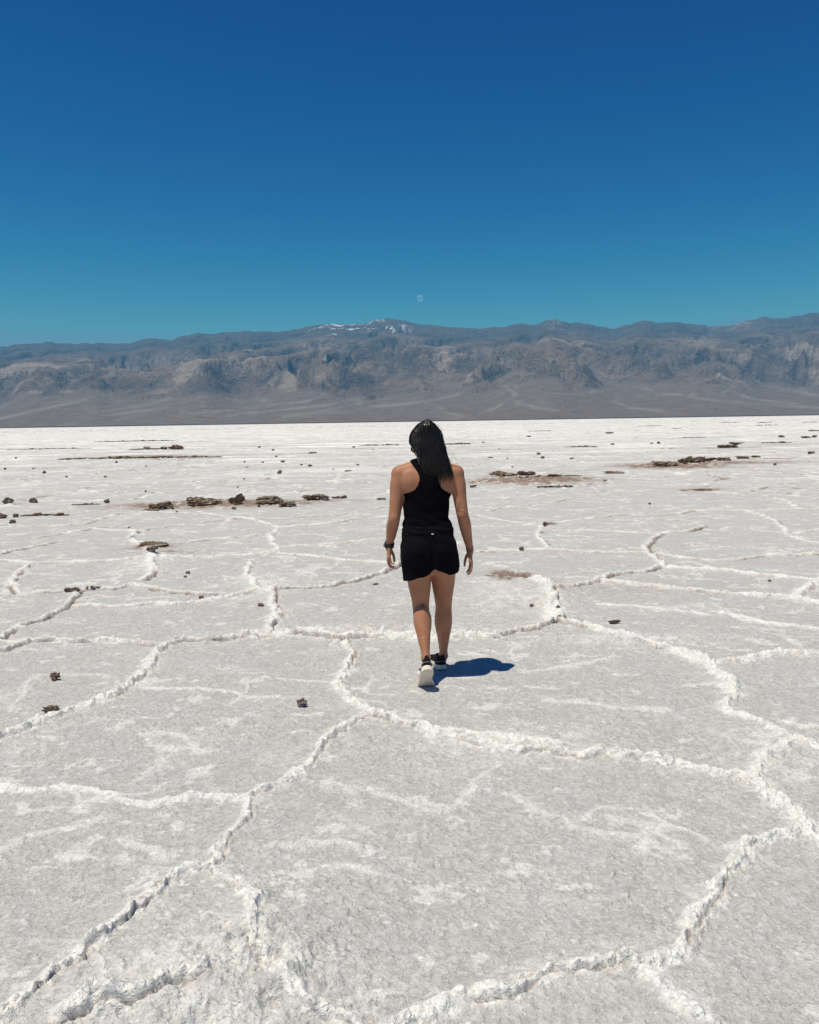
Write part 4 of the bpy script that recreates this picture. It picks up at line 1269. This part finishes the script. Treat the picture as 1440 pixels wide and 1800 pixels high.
    def shoe(side, heel, yaw, lift):
        """heel: where the back of the sole meets the ground plane; lift: bend at the ball of the foot"""
        def outline(y, grow=0): return np.interp(y, out_y, wl_) + grow, np.interp(y, out_y, cxs) * side
        s = Field((-.075, -.045, -.02), (.075, .285, .05), .0028)
        def sole(x, y, z):
            w, c = outline(y[0, :, 0]); w = w[None, :, None]; c = c[None, :, None]
            flare = .004 * np.clip(.03 - z, 0, .03) / .03
            top = np.interp(y[0, :, 0], [-.02, .05, .16, .26], [.038, .034, .027, .022])[None, :, None]
            rock = np.interp(y[0, :, 0], [-.02, .02, .18, .265], [.008, 0, 0, .018])[None, :, None]
            d = np.maximum(np.abs(x - c) - w - flare, np.maximum(z - top, rock - z))
            d = np.maximum(d, np.maximum(-.0125 - y, y - .258))
            return d + .0011 * (np.sin(y * 300 + 40 * np.abs(x)) > .75) * (z < .006)
        s.put(sole, (-1, -1, -1), (1, 1, 1))
        sp_, sf = s.mesh(); sp_ = relax(sp_, sf, 2, .5)
        u = Field((-.075, -.04, .0), (.075, .28, .14), .0028)
        def upper(x, y, z):
            yy = y[0, :, 0]
            w, c = outline(yy, -.002); w = w[None, :, None]; c = c[None, :, None]
            top = np.interp(yy, [-.03, -.012, .02, .055, .09, .13, .18, .22, .26], [.088, .098, .088, .080, .082, .074, .058, .048, .030])[None, :, None]
            q = np.clip((z - .02) / (top - .02), 0, 1.3)
            ww = w * np.sqrt(np.clip(1.02 - .62 * q ** 2.2, .02, 1.1))
            d = np.maximum(np.abs(x - c) - ww, z - top)
            return np.maximum(d, np.maximum(-.006 - .10 * (z - .02) + .2 * np.abs(z - .07) - y, y - .252))
        u.put(upper, (-1, -1, -1), (1, 1, 1))
        u.ell((0, .045, .105), (.027, .042, .034), op='s')
        u.ell((0, -.010, .088), (.014, .008, .020), None, .008)
        up_, uf = u.mesh(); up_ = relax(up_, uf, 2, .5)
        st = []
        for zz, rr_ in ((.058, .0017),):
            pts = [(math.sin(a) * .0365, .022 - math.cos(a) * .030, zz + .004 * math.cos(2 * a)) for a in np.linspace(-1.5, 1.5, 15)]
            st.append(tube(pts, [rr_] * 15, 6))
        stv, stf = merge(st)
        # laces
        lc = []
        for k in range(4):
            yk = .105 + .02 * k; zk = .083 - .008 * k
            lc.append(tube([(-.020, yk, zk - .006), (0, yk + .004, zk + .003), (.020, yk, zk - .006)], [.0028] * 3, 6))
        lv, lf = merge(lc)
        def pose(V):
            V = np.array(V, float)
            ball = .185
            m = V[:, 1] < ball + .02
            t = np.clip((ball + .02 - V[:, 1]) / .04, 0, 1)
            a = -lift * t
            y = V[:, 1] - ball; z = V[:, 2]
            y2 = y * np.cos(a) - z * np.sin(a); z2 = y * np.sin(a) + z * np.cos(a)
            V[:, 1] = ball + y2; V[:, 2] = z2
            c, s_ = math.cos(yaw), math.sin(yaw)
            x = V[:, 0].copy(); yv = V[:, 1].copy()
            V[:, 0] = c * x - s_ * yv; V[:, 1] = s_ * x + c * yv
            return V + heel
        root_s = mesh_obj('shoe', pose(up_), uf, knit, root)
        mesh_obj('sole', pose(sp_), sf, foam, root_s)
        mesh_obj('heel_piping', pose(stv), stf, stripe, root_s)
        mesh_obj('laces', pose(lv), lf, knit, root_s)
        return root_s
    # trailing left foot: ball on the ground, heel high; leading right foot flat
    ballL = gpt(752.5, 1208.5) - ORI
    shoe(-1, ballL + np.array([0, -.165, .004]), R(3), R(46))
    heelR = gpt(777.5, 1179.5) - ORI
    shoe(1, heelR + np.array([0, .010, .003]), R(13), 0.0)
    return root, dict(ankL=ankL, ankR=ankR, ballL=ballL, heelR=heelR, hipL=hipL, kneeL=kneeL)
person, info = build_person()
print('PERSON', {k: np.round(v, 3).tolist() for k, v in info.items()}, ORI)

# ================================================================== loose clods and broken crust
def clod_material(name, dark, light, salt=.0):
    m, nt, b = new_mat(name)
    geo = nd(nt, 'ShaderNodeTexCoord').outputs['Object']
    n1 = noise_node(nt, geo, 7, 5, .65); n2 = noise_node(nt, geo, 40, 4, .65)
    c = mixcol(nt, maprange(nt, n1, .3, .7), dark, light)
    c = mixcol(nt, maprange(nt, n2, .5, .75, 0, .5), c, tuple(x * .45 for x in dark))
    if salt: c = mixcol(nt, maprange(nt, n1, .62 - .2 * salt, .70, 0, .9), c, (.62, .60, .56))
    nt.links.new(c, b.inputs['Base Color'])
    b.inputs['Roughness'].default_value = .95
    b.inputs['Specular IOR Level'].default_value = .08
    h = bump(nt, b, n1, .03, .8)
    bump(nt, b, n2, .008, .8, h)
    return m
MUDM = clod_material('dry_mud', (.11, .073, .054), (.28, .20, .148), .3)
TANM = clod_material('tan_mud', (.13, .090, .066), (.31, .228, .168), .35)
SALTM = clod_material('salty_mud', (.09, .065, .05), (.22, .165, .125), 1.0)
GREYM = clod_material('grey_mud', (.09, .075, .065), (.19, .16, .135), .5)
PALEM = clod_material('pale_tan_mud', (.17, .135, .10), (.30, .245, .19))
MATS = dict(p=PALEM, m=MUDM, t=TANM, s=SALTM, g=GREYM)

def ico(sub):
    t = (1 + 5 ** .5) / 2
    V = [(-1,t,0),(1,t,0),(-1,-t,0),(1,-t,0),(0,-1,t),(0,1,t),(0,-1,-t),(0,1,-t),(t,0,-1),(t,0,1),(-t,0,-1),(-t,0,1)]
    V = [np.array(v) / np.linalg.norm(v) for v in V]
    F = [(0,11,5),(0,5,1),(0,1,7),(0,7,10),(0,10,11),(1,5,9),(5,11,4),(11,10,2),(10,7,6),(7,1,8),(3,9,4),(3,4,2),(3,2,6),(3,6,8),(3,8,9),(4,9,5),(2,4,11),(6,2,10),(8,6,7),(9,8,1)]
    for _ in range(sub):
        cache = {}; G = []
        def m(a, b):
            k = (min(a, b), max(a, b))
            if k not in cache:
                v = V[a] + V[b]; V.append(v / np.linalg.norm(v)); cache[k] = len(V) - 1
            return cache[k]
        for a, b, c in F:
            x, y, z = m(a, b), m(b, c), m(c, a)
            G += [(a, x, z), (b, y, x), (c, z, y), (x, y, z)]
        F = G
    return np.array(V), np.array(F)
ICO = {k: ico(k) for k in (1, 2, 3, 4)}

def lump(sub, sx, sy, sz, seed, rough=.35, flat=0.0, tilt=(0, 0), yaw=0.0):
    """an irregular broken lump sitting on z=0"""
    V, F = ICO[sub]
    V = V.copy()
    o = seed * 13.7
    # blocky: push towards a box, then chip it
    if flat: V = np.sign(V) * np.abs(V) ** (1 - .55 * flat)
    n = fbm(V[:, 0] * 1.1 + o, V[:, 1] * 1.1 + V[:, 2] * 1.7 + o, 3, seed)
    n2 = fbm(V[:, 0] * 2.7 + o, V[:, 2] * 2.7 - V[:, 1] * 2.1, 3, seed + 2)
    V = V * (1 + rough * n + rough * .55 * n2)[:, None]
    V = V * np.array([sx, sy, sz])
    a, b = tilt
    ca, sa = math.cos(a), math.sin(a); cb, sb = math.cos(b), math.sin(b)
    V = V @ np.array([[1, 0, 0], [0, ca, sa], [0, -sa, ca]]) @ np.array([[cb, 0, sb], [0, 1, 0], [-sb, 0, cb]])
    cy, sy_ = math.cos(yaw), math.sin(yaw)
    V = V @ np.array([[cy, sy_, 0], [-sy_, cy, 0], [0, 0, 1]])
    return V, F

def place(name, label, cat, px, py, V, F, mat, group=None, sink=.18):
    g = gpt(px, py)
    z = ground_z(g[0], g[1])
    V = V - np.array([0, 0, V[:, 2].min() * (1 - sink)])
    o = mesh_obj(name, V, F, MATS[mat], smooth=False)
    o.location = (g[0], g[1], z - .004)
    return tag(o, label, cat, group)

def sized(px, py, w, h, sub=3, seed=0, depth=.8, **kw):
    D = gpt(px, py)[1]
    sx = w * D / FPX / 2; sz = max(h * D / FPX / 2 * 1.25, .012)
    V, F = lump(sub, sx, sx * depth, sz, seed, **kw)
    V = V * np.array([2 * sx / np.ptp(V[:, 0]), 2 * sx / np.ptp(V[:, 0]), max(h * D / FPX, .02) / np.ptp(V[:, 2]) * 1.1])
    return V, F

# (name, category, label, px, base py, width px, height px, style, material)
G1 = 'broken pieces in the long row of upheaved mud crust'
G2 = 'slabs of the long dark heave on the far right of the walker'
G3 = 'dark clods lying about on the salt'
G4 = 'low dark upturned edges on the far salt'
CLODS = [
 ('mud_clod','clod','rounded brown clod, the bigger one of the pair at the far left edge',15,885,20,12,'r','s',G3),
 ('mud_clod','clod','rounded dark brown clod, the smaller one of the pair at the far left edge',59,884,16,9,'r','m',G3),
 ('mud_clod','clod','round brown clod with a small tail crumb alone on grey salt at the left',97,1196,18,14,'r','m',G3),
 ('mud_clod','clod','flat dark brown clod lying on a white crust ridge at the left edge',90,1256,32,13,'f','m',G3),
 ('mud_clod','clod','brown clod with a white salty side, nearest the walker at her left',531,1242,21,17,'r','s',G3),
 ('crumb_heap','crumb heap','lumpy dark rubble heap at the left end of the long broken crust row',286,896,46,14,'c','m',G1),
 ('crust_plate','mud slab','largest tilted brown slab, second from the left in the broken crust row',356,891,64,19,'u','t',G1),
 ('crust_plate','mud slab','jagged dark shard standing up in the middle of the broken crust row',417,890,30,22,'j','m',G1),
 ('mud_mound','mound','smooth low tan mound of mud in the broken crust row',474,888,50,13,'d','p',G1),
 ('crust_plate','mud slab','thin split slab lying in front of the smooth tan mound',506,892,34,8,'f','m',G1),
 ('crust_plate','mud slab','long flat dark slab at the right end of the broken crust row',556,881,52,11,'f','m',G1),
 ('crumb_heap','crumb heap','small dark crumbs trailing off right of the long flat slab',597,877,28,6,'c','m',G1),
 ('mud_clod','clod','dark crumb just in front of the jagged standing shard',411,896,9,5,'r','m',G1),
 ('mud_clod','clod','dark crumb on pale salt in front of the smooth tan mound',455,893,6,5,'r','m',G1),
 ('crust_plate','mud slab','thin dark slab lying below the lumpy rubble heap',266,898,34,4,'f','m',G1),
 ('crust_plate','mud slab','long narrow brown slab leaning on white crumbs, left of the walker',272,961,54,11,'u','t',G3),
 ('crust_plate','mud slab','broken dark shard with white salt just below the long narrow leaning slab',268,977,22,10,'j','s',G3),
 ('crust_plate','mud slab','flat dark slab lying along a white ridge near the left edge',127,1040,30,7,'f','m',G3),
 ('crumb_heap','crumb heap','dark crumbs on the white ridge just right of the flat dark slab',165,1035,26,5,'c','m',G3),
 ('mud_clod','clod','dark clod at the foot of a crumbly white ridge junction left of her calves',459,1065,13,7,'r','m',G3),
 ('mud_clod','clod','small dark clod on a thin ridge in the left middle distance',354,1057,10,6,'r','m',G3),
 ('mud_clod','clod','small dark clod lying above two specks in the left middle distance',330,1009,9,5,'r','m',G3),
 ('mud_clod','clod','tiny dark speck of mud below left of another small clod',326,1015,6,4,'r','m',G3),
 ('mud_clod','clod','dark clod with salt crust cut by the left picture edge, upper of the cluster',3,911,18,10,'r','m',G3),
 ('mud_clod','clod','brown clod right of the cluster at the left picture edge',28,909,11,7,'r','m',G3),
 ('mud_clod','clod','grey-brown clod, lowest of the cluster at the left picture edge',22,920,13,7,'r','g',G3),
 ('crust_ridge','crust ridge','thin wavy dark crust edge right of the clods at the left picture edge',74,907,74,7,'l','m',G4),
 ('crust_ridge','crust ridge','thin dark crust edge running towards the left end of the broken row',148,888,46,5,'l','m',G4),
 ('mud_clod','clod','brown clod on the thin crust edge left of the broken row',188,885,12,8,'r','m',G3),
 ('crust_ridge','crust ridge','longest thin dark crust ridge across the far left of the flat',245,806,285,6,'l','m',G4),
 ('crust_ridge','crust ridge','broken dark crust clumps just above the longest thin ridge',266,791,70,6,'l','m',G4),
 ('mud_clod','clod','pale brown lump at the right end of the broken crust clumps',311,790,30,8,'r','t',G4),
 ('crust_ridge','crust ridge','faint dark crust line, topmost of those on the far left',235,776,140,3,'l','m',G4),
 ('crust_ridge','crust ridge','faint dotted dark line at the same height as the broken clumps, further left',85,790,150,2.5,'l','m',G4),
 ('crust_ridge','crust ridge','thin dark crust line just left of her head',666,783,70,3,'l','m',G4),
 ('crust_ridge','crust ridge','thin dark crust line just right of her head',803,781,46,5,'l','m',G4),
 ('crust_plate','mud slab','flat dark slab lying alone left of her upper arm',671,879,20,4,'f','m',G3),
 ('crust_plate','mud slab','broken brown slab with ragged left end, right of her shoulder',886,838,58,12,'u','t',G2),
 ('crumb_heap','crumb heap','ragged tan crumbs between the broken brown slab and the straight dark edge',927,843,34,9,'c','t',G2),
 ('crust_plate','mud slab','long straight dark-topped crust edge right of her shoulder',977,841,72,7,'l','m',G2),
 ('crust_plate','mud slab','low brown slab further right of the straight dark-topped edge',1080,832,42,6,'u','m',G2),
 ('crumb_heap','crumb heap','dark crumbs below the straight dark-topped edge',975,857,64,5,'c','g',G2),
 ('mud_clod','clod','dark jagged clod close to her right upper arm',832,857,14,5,'j','m',G3),
 ('mud_clod','clod','dark crumb below the low brown slab',1064,846,7,3,'r','m',G3),
 ('crust_plate','mud slab','long tan slab tilted up at the left end of the far dark heave',1169,820,52,13,'u','t',G2),
 ('crumb_heap','crumb heap','lumpy dark rubble in the middle of the far dark heave',1216,817,50,12,'c','m',G2),
 ('crust_plate','mud slab','blocky dark slab right of the middle rubble of the far heave',1250,811,24,8,'j','m',G2),
 ('crust_plate','mud slab','low dark slab following the blocky one along the far heave',1272,810,28,6,'f','m',G2),
 ('crust_plate','mud slab','dark slab with a raised top near the right end of the far heave',1307,806,24,5,'f','m',G2),
 ('crust_plate','mud slab','last small dark slab ending the far heave at the right',1329,804,18,4,'f','m',G2),
 ('crust_plate','mud slab','flat pale brown slab under a peaked one, above the far heave',1279,787,38,6,'f','t',G2),
 ('crust_plate','mud slab','small peaked slab on top of the flat pale brown slab',1296,782,30,6,'j','m',G2),
 ('crust_ridge','crust ridge','dotted dark edge right of the peaked slab above the heave',1362,779,44,4,'l','m',G4),
 ('crust_plate','mud slab','small grey tilted slab far off near the right picture edge',1374,769,14,6,'u','g',G4),
 ('crust_plate','mud slab','low brown slab far off beside the right picture edge',1417,770,18,4,'f','m',G4),
 ('mud_clod','clod','dark peaked clod right of the low brown slab at the picture edge',1432,769,10,4,'r','m',G4),
 ('crust_plate','mud slab','dark wedge-shaped slab cut by the right picture edge far off',1433,758,28,5,'u','m',G4),
 ('crust_plate','mud slab','flat dark slab lying alone at the right picture edge',1426,798,13,5,'f','m',G3),
 ('mud_clod','clod','round dark clod standing alone, the right one of a far pair',1158,780,7,4,'r','m',G3),
 ('mud_clod','clod','flat dark clod, the left one of a far pair',1146,780,6,2.5,'f','m',G3),
 ('crust_ridge','crust ridge','thin dark edge with lumps below the far pair of clods',1183,788,56,3,'l','m',G4),
 ('crust_ridge','crust ridge','very distant dark line, left of two stacked ones at the upper right',1282,743,38,1.6,'l','m',G4),
 ('crust_ridge','crust ridge','very distant dark line, upper of two stacked ones at the right',1343,743,26,2.2,'l','m',G4),
 ('crust_ridge','crust ridge','very distant dark line, lower of two stacked ones at the right',1347,748,40,2.2,'l','m',G4),
 ('crust_ridge','crust ridge','very distant dark line touching the right picture edge',1424,742.5,26,2,'l','m',G4),
 ('crust_ridge','crust ridge','thin dark distant edge in the middle of the right half',1215,769.5,44,2.4,'l','m',G4),
 ('crust_ridge','crust ridge','short dark distant edge above the middle right one',1188,753.5,16,2,'l','m',G4),
 ('crust_ridge','crust ridge','distant dark dash at the upper edge of the flat, right of centre',1142,749,40,2,'l','m',G4),
 ('crust_ridge','crust ridge','dark lumpy edge in the middle distance right of her head',1018,786,52,4,'l','m',G4),
 ('mud_clod','clod','flattened grey clod far off above the dark lumpy edge',1072,762,16,3,'f','g',G3),
 ('crust_ridge','crust ridge','thin far dark line left of the flattened grey clod',950,758,44,1.6,'l','m',G4),
 ('crust_plate','mud slab','dark brown piece lying along a white ridge in the right middle distance',1236,862,36,4,'f','m',G3),
 ('mud_clod','clod','small grey-brown clod below the far heave',1363,818,7,4,'r','g',G3),
 ('mud_clod','clod','dark clod sitting on a long ridge right of her hip',917,968,9,6,'r','m',G3),
 ('mud_clod','clod','ragged dark clod on grey salt below the thick white ridge node',1081,1096,24,8,'j','m',G3),
 ('mud_clod','clod','small dark piece on the white rubble right of her right calf',935,1070,9,6,'r','g',G3),
 ('mud_clod','clod','dark crumb at the right side of the white rubble bank',981,1083,7,8,'r','g',G3),
 ('mud_clod','clod','small rounded dark clod on grey salt in the right middle distance',1142,887,5,4,'r','m',G3),
 ('crust_plate','mud slab','curled pale crust flake on the ridge junction right of her waist',966,922,26,8,'u','s',G3),
 ('mud_clod','clod','dark speck on the grey cell at the right, below the long ridges',1353,1023,7,4,'r','m',G3),
 ('mud_clod','clod','small dark clod left of her shorts on the pale cell',660,1028,11,4,'j','m',G3),
 ('crust_plate','mud slab','small dark piece on the thick ridge left of the walker',314,1126,16,5,'f','m',G3),
]
PEB = [(9,826,5,4,'nearest the left picture edge under the longest ridge'),(28,806,5,3,'left of the tip of the longest thin ridge'),(59,824,7,3,'upper of two close together at the far left'),(78,832,7,5,'lower of two close together at the far left'),
 (117,839,5,3,'right of two close ones at the far left'),(185,839,6,3,'halfway between the longest ridge and the broken row'),(205,814,5,4,'just under the middle of the longest ridge'),(257,820,5,2,'under the right half of the longest ridge'),
 (340,847,4,3,'above the largest tilted slab'),(256,865,4,3,'above the lumpy rubble heap'),(311,901,5,3,'under the gap between rubble heap and largest slab'),(227,928,5,3,'on grey salt above the leaning slab'),
 (456,787,6,3,'highest of the scatter left of her head'),(480,792,6,3,'second highest of the scatter left of her head'),(486,803,6,3,'in the middle of the scatter left of her head'),(497,813,8,4,'at the low end of a slanting file left of her head'),
 (462,814,5,3,'left of the low end of the slanting file'),(430,813,4,3,'leftmost of three level with her ear'),(435,822,7,2,'flat one under the leftmost of three'),(492,833,9,7,'tallest in the scatter, above the smooth tan mound'),
 (530,818,6,3,'left of the grey one level with her chin'),(545,820,9,4,'widest of the three level with her chin'),(538,816,4,2,'smallest of the three level with her chin'),(622,787,6,3,'left of the thin line beside her head'),
 (656,791,4,2,'beneath the thin line beside her head'),(629,818,6,3,'alone left of her shoulder'),(612,829,14,3,'long flat one left of her shoulder'),(586,826,4,2,'left of the long flat one'),
 (550,797,16,3,'low streak in the upper scatter'),(429,843,4,3,'alone under the scatter'),(418,857,4,3,'closest above the standing shard'),(878,790,4,2,'small one right of her hair'),(863,805,10,2.5,'flat one right of her hair'),
 (892,807,4,2.5,'right of the flat one beside her hair'),(947,799,8,4,'upper of the trio above the broken brown slab'),(939,802,5,2.5,'leftmost of the trio above the broken brown slab'),(954,806,7,4.5,'lowest of the trio above the broken brown slab'),
 (1005,807,8,3,'right of the trio above the dark-topped edge'),(1077,782,9,3,'right of the dark lumpy middle edge'),(901,822,4,3,'right above the ragged end of the broken slab'),(930,768,9,2.5,'far off, highest one right of her head'),(850,778,6,2,'right after the thin line beside her head')]

def build_clods():
    for i, (name, cat, label, px, py, w, h, st, mt, grp) in enumerate(CLODS):
        sub = 4 if w > 26 or h > 10 else 3
        yaw = .25 * math.sin(i * 2.3)
        if st == 'r': V, F = sized(px, py, w, h, sub, i, .85, rough=.40)
        elif st == 'f': V, F = sized(px, py, w, h, sub, i, .55, rough=.38, flat=.6, tilt=(.06, .06 * math.sin(i)))
        elif st == 'd': V, F = sized(px, py, w, h * 1.3, sub, i, .8, rough=.18)
        elif st == 'u':
            D = gpt(px, py)[1]; s = w * D / FPX / 2
            V1, F1 = lump(sub, s, s * .42, h * D / FPX * .32, i, .42, .6, (.40, -.12), yaw * .3)
            V2, F2 = lump(sub, s * .75, s * .35, h * D / FPX * .22, i + 40, .35, .6, (.15, .12), yaw)
            V2 = V2 + np.array([s * .1, -s * .2, -h * D / FPX * .2])
            V, F = merge([(V1, F1), (V2, F2)])
        elif st == 'j':
            D = gpt(px, py)[1]; s = w * D / FPX / 2; hh = h * D / FPX
            P_ = []
            for k in range(4):
                a, f = lump(4 if w > 18 else 3, s * random.uniform(.45, .75), s * .35, hh * random.uniform(.22, .42), i * 7 + k, .40, .5, (random.uniform(-.5, .5), -.55 + .2 * k))
                P_.append((a + np.array([s * (.5 * k / 1.5 - .55), .1 * k * s, hh * (.12 * k)]), f))
            V, F = merge(P_)
        elif st == 'c':
            D = gpt(px, py)[1]; s = w * D / FPX / 2; hh = h * D / FPX
            P_ = []
            n = int(np.clip(w / 3.2, 4, 16))
            for k in range(n):
                q = random.uniform(.5, 1.0) * hh * (.55 if k % 3 else .85)
                a, f = lump(2 if w < 30 else 3, max(q * random.uniform(.7, 1.3), 1.35 * s / n), q * .9, q * .55, i * 11 + k, .45, .3, (random.uniform(-.4, .4), random.uniform(-.4, .4)))
                a = a - np.array([0, 0, a[:, 2].min()])
                P_.append((a + np.array([s * ((k + .5) / n * 2 - 1) * .95, random.uniform(-.15, .15) * min(s, .5), -.1 * q]), f))
            V, F = merge(P_)
        else:            # a long low broken edge
            g0, g1 = gpt(px - w / 2, py + w / 2 * .016), gpt(px + w / 2, py - w / 2 * .016)
            D = gpt(px, py)[1]; L = np.linalg.norm((g1 - g0)[:2]); hh = max(h * D / FPX * .62, .02)
            d = (g1 - g0) / L; c = gpt(px, py)
            P_ = []; t = 0.0; k = 0
            while t < L:
                q = hh * random.uniform(.45, 1.25) * (.6 + .5 * math.sin(t * 6.0 / max(L, .1) * 2 + i)**2)
                ln = hh * random.uniform(1.2, 3.2)
                a, f = lump(2, ln * .6, hh * 1.1, q * .6, i * 17 + k, .42, .3, (random.uniform(-.2, .3), random.uniform(-.12, .12)), math.atan2(d[1], d[0]) + random.uniform(-.2, .2))
                a = a - np.array([0, 0, a[:, 2].min() + .25 * q])
                env_ = .35 + .65 * min(1, 4 * min(t / L, 1 - t / L)) * (.35 + .65 * abs(math.sin(t / L * 9 + i)))
                a = a * np.array([1, 1, env_])
                P_.append((a + (g0 + d * (t + ln / 2) - c) + np.array([0, .9 * hh * math.sin(t * 1.7 + i), 0]), f))
                t += ln * random.uniform(.75, 1.25); k += 1
            V, F = merge(P_)
        if st in 'ujc':
            D = gpt(px, py)[1]; W_ = w * D / FPX; H_ = max(h * D / FPX, .02) * (.85 if st == 'u' else 1.0)
            k_ = W_ / np.ptp(V[:, 0]); V = V * np.array([k_, k_, H_ / np.ptp(V[:, 2])])
        if w > 18 and st != 'l':         # broken, crumbly surface
            s_ = w * gpt(px, py)[1] / FPX
            e = fbm(V[:, 0] / (.10 * s_) + i, (V[:, 1] + 1.7 * V[:, 2]) / (.07 * s_), 3, i) * .030 * s_
            V = V + np.stack([e * .6, -e * .6, e * .9 * min(1, 3 * h / w)], -1)
        place(name, label, cat, px, py, V, F, mt, grp, {'l': .02, 'd': .55, 'u': .3, 'f': .25}.get(st, .15))
    for i, (px, py, w, h, where) in enumerate(PEB):
        V, F = sized(px, py, w, h, 2, 100 + i, .8, rough=.38)
        place('pebble', 'tiny dark mud pebble, ' + where, 'pebble', px, py, V, F, 'm', 'small dark pebbles scattered over the far salt')
build_clods()
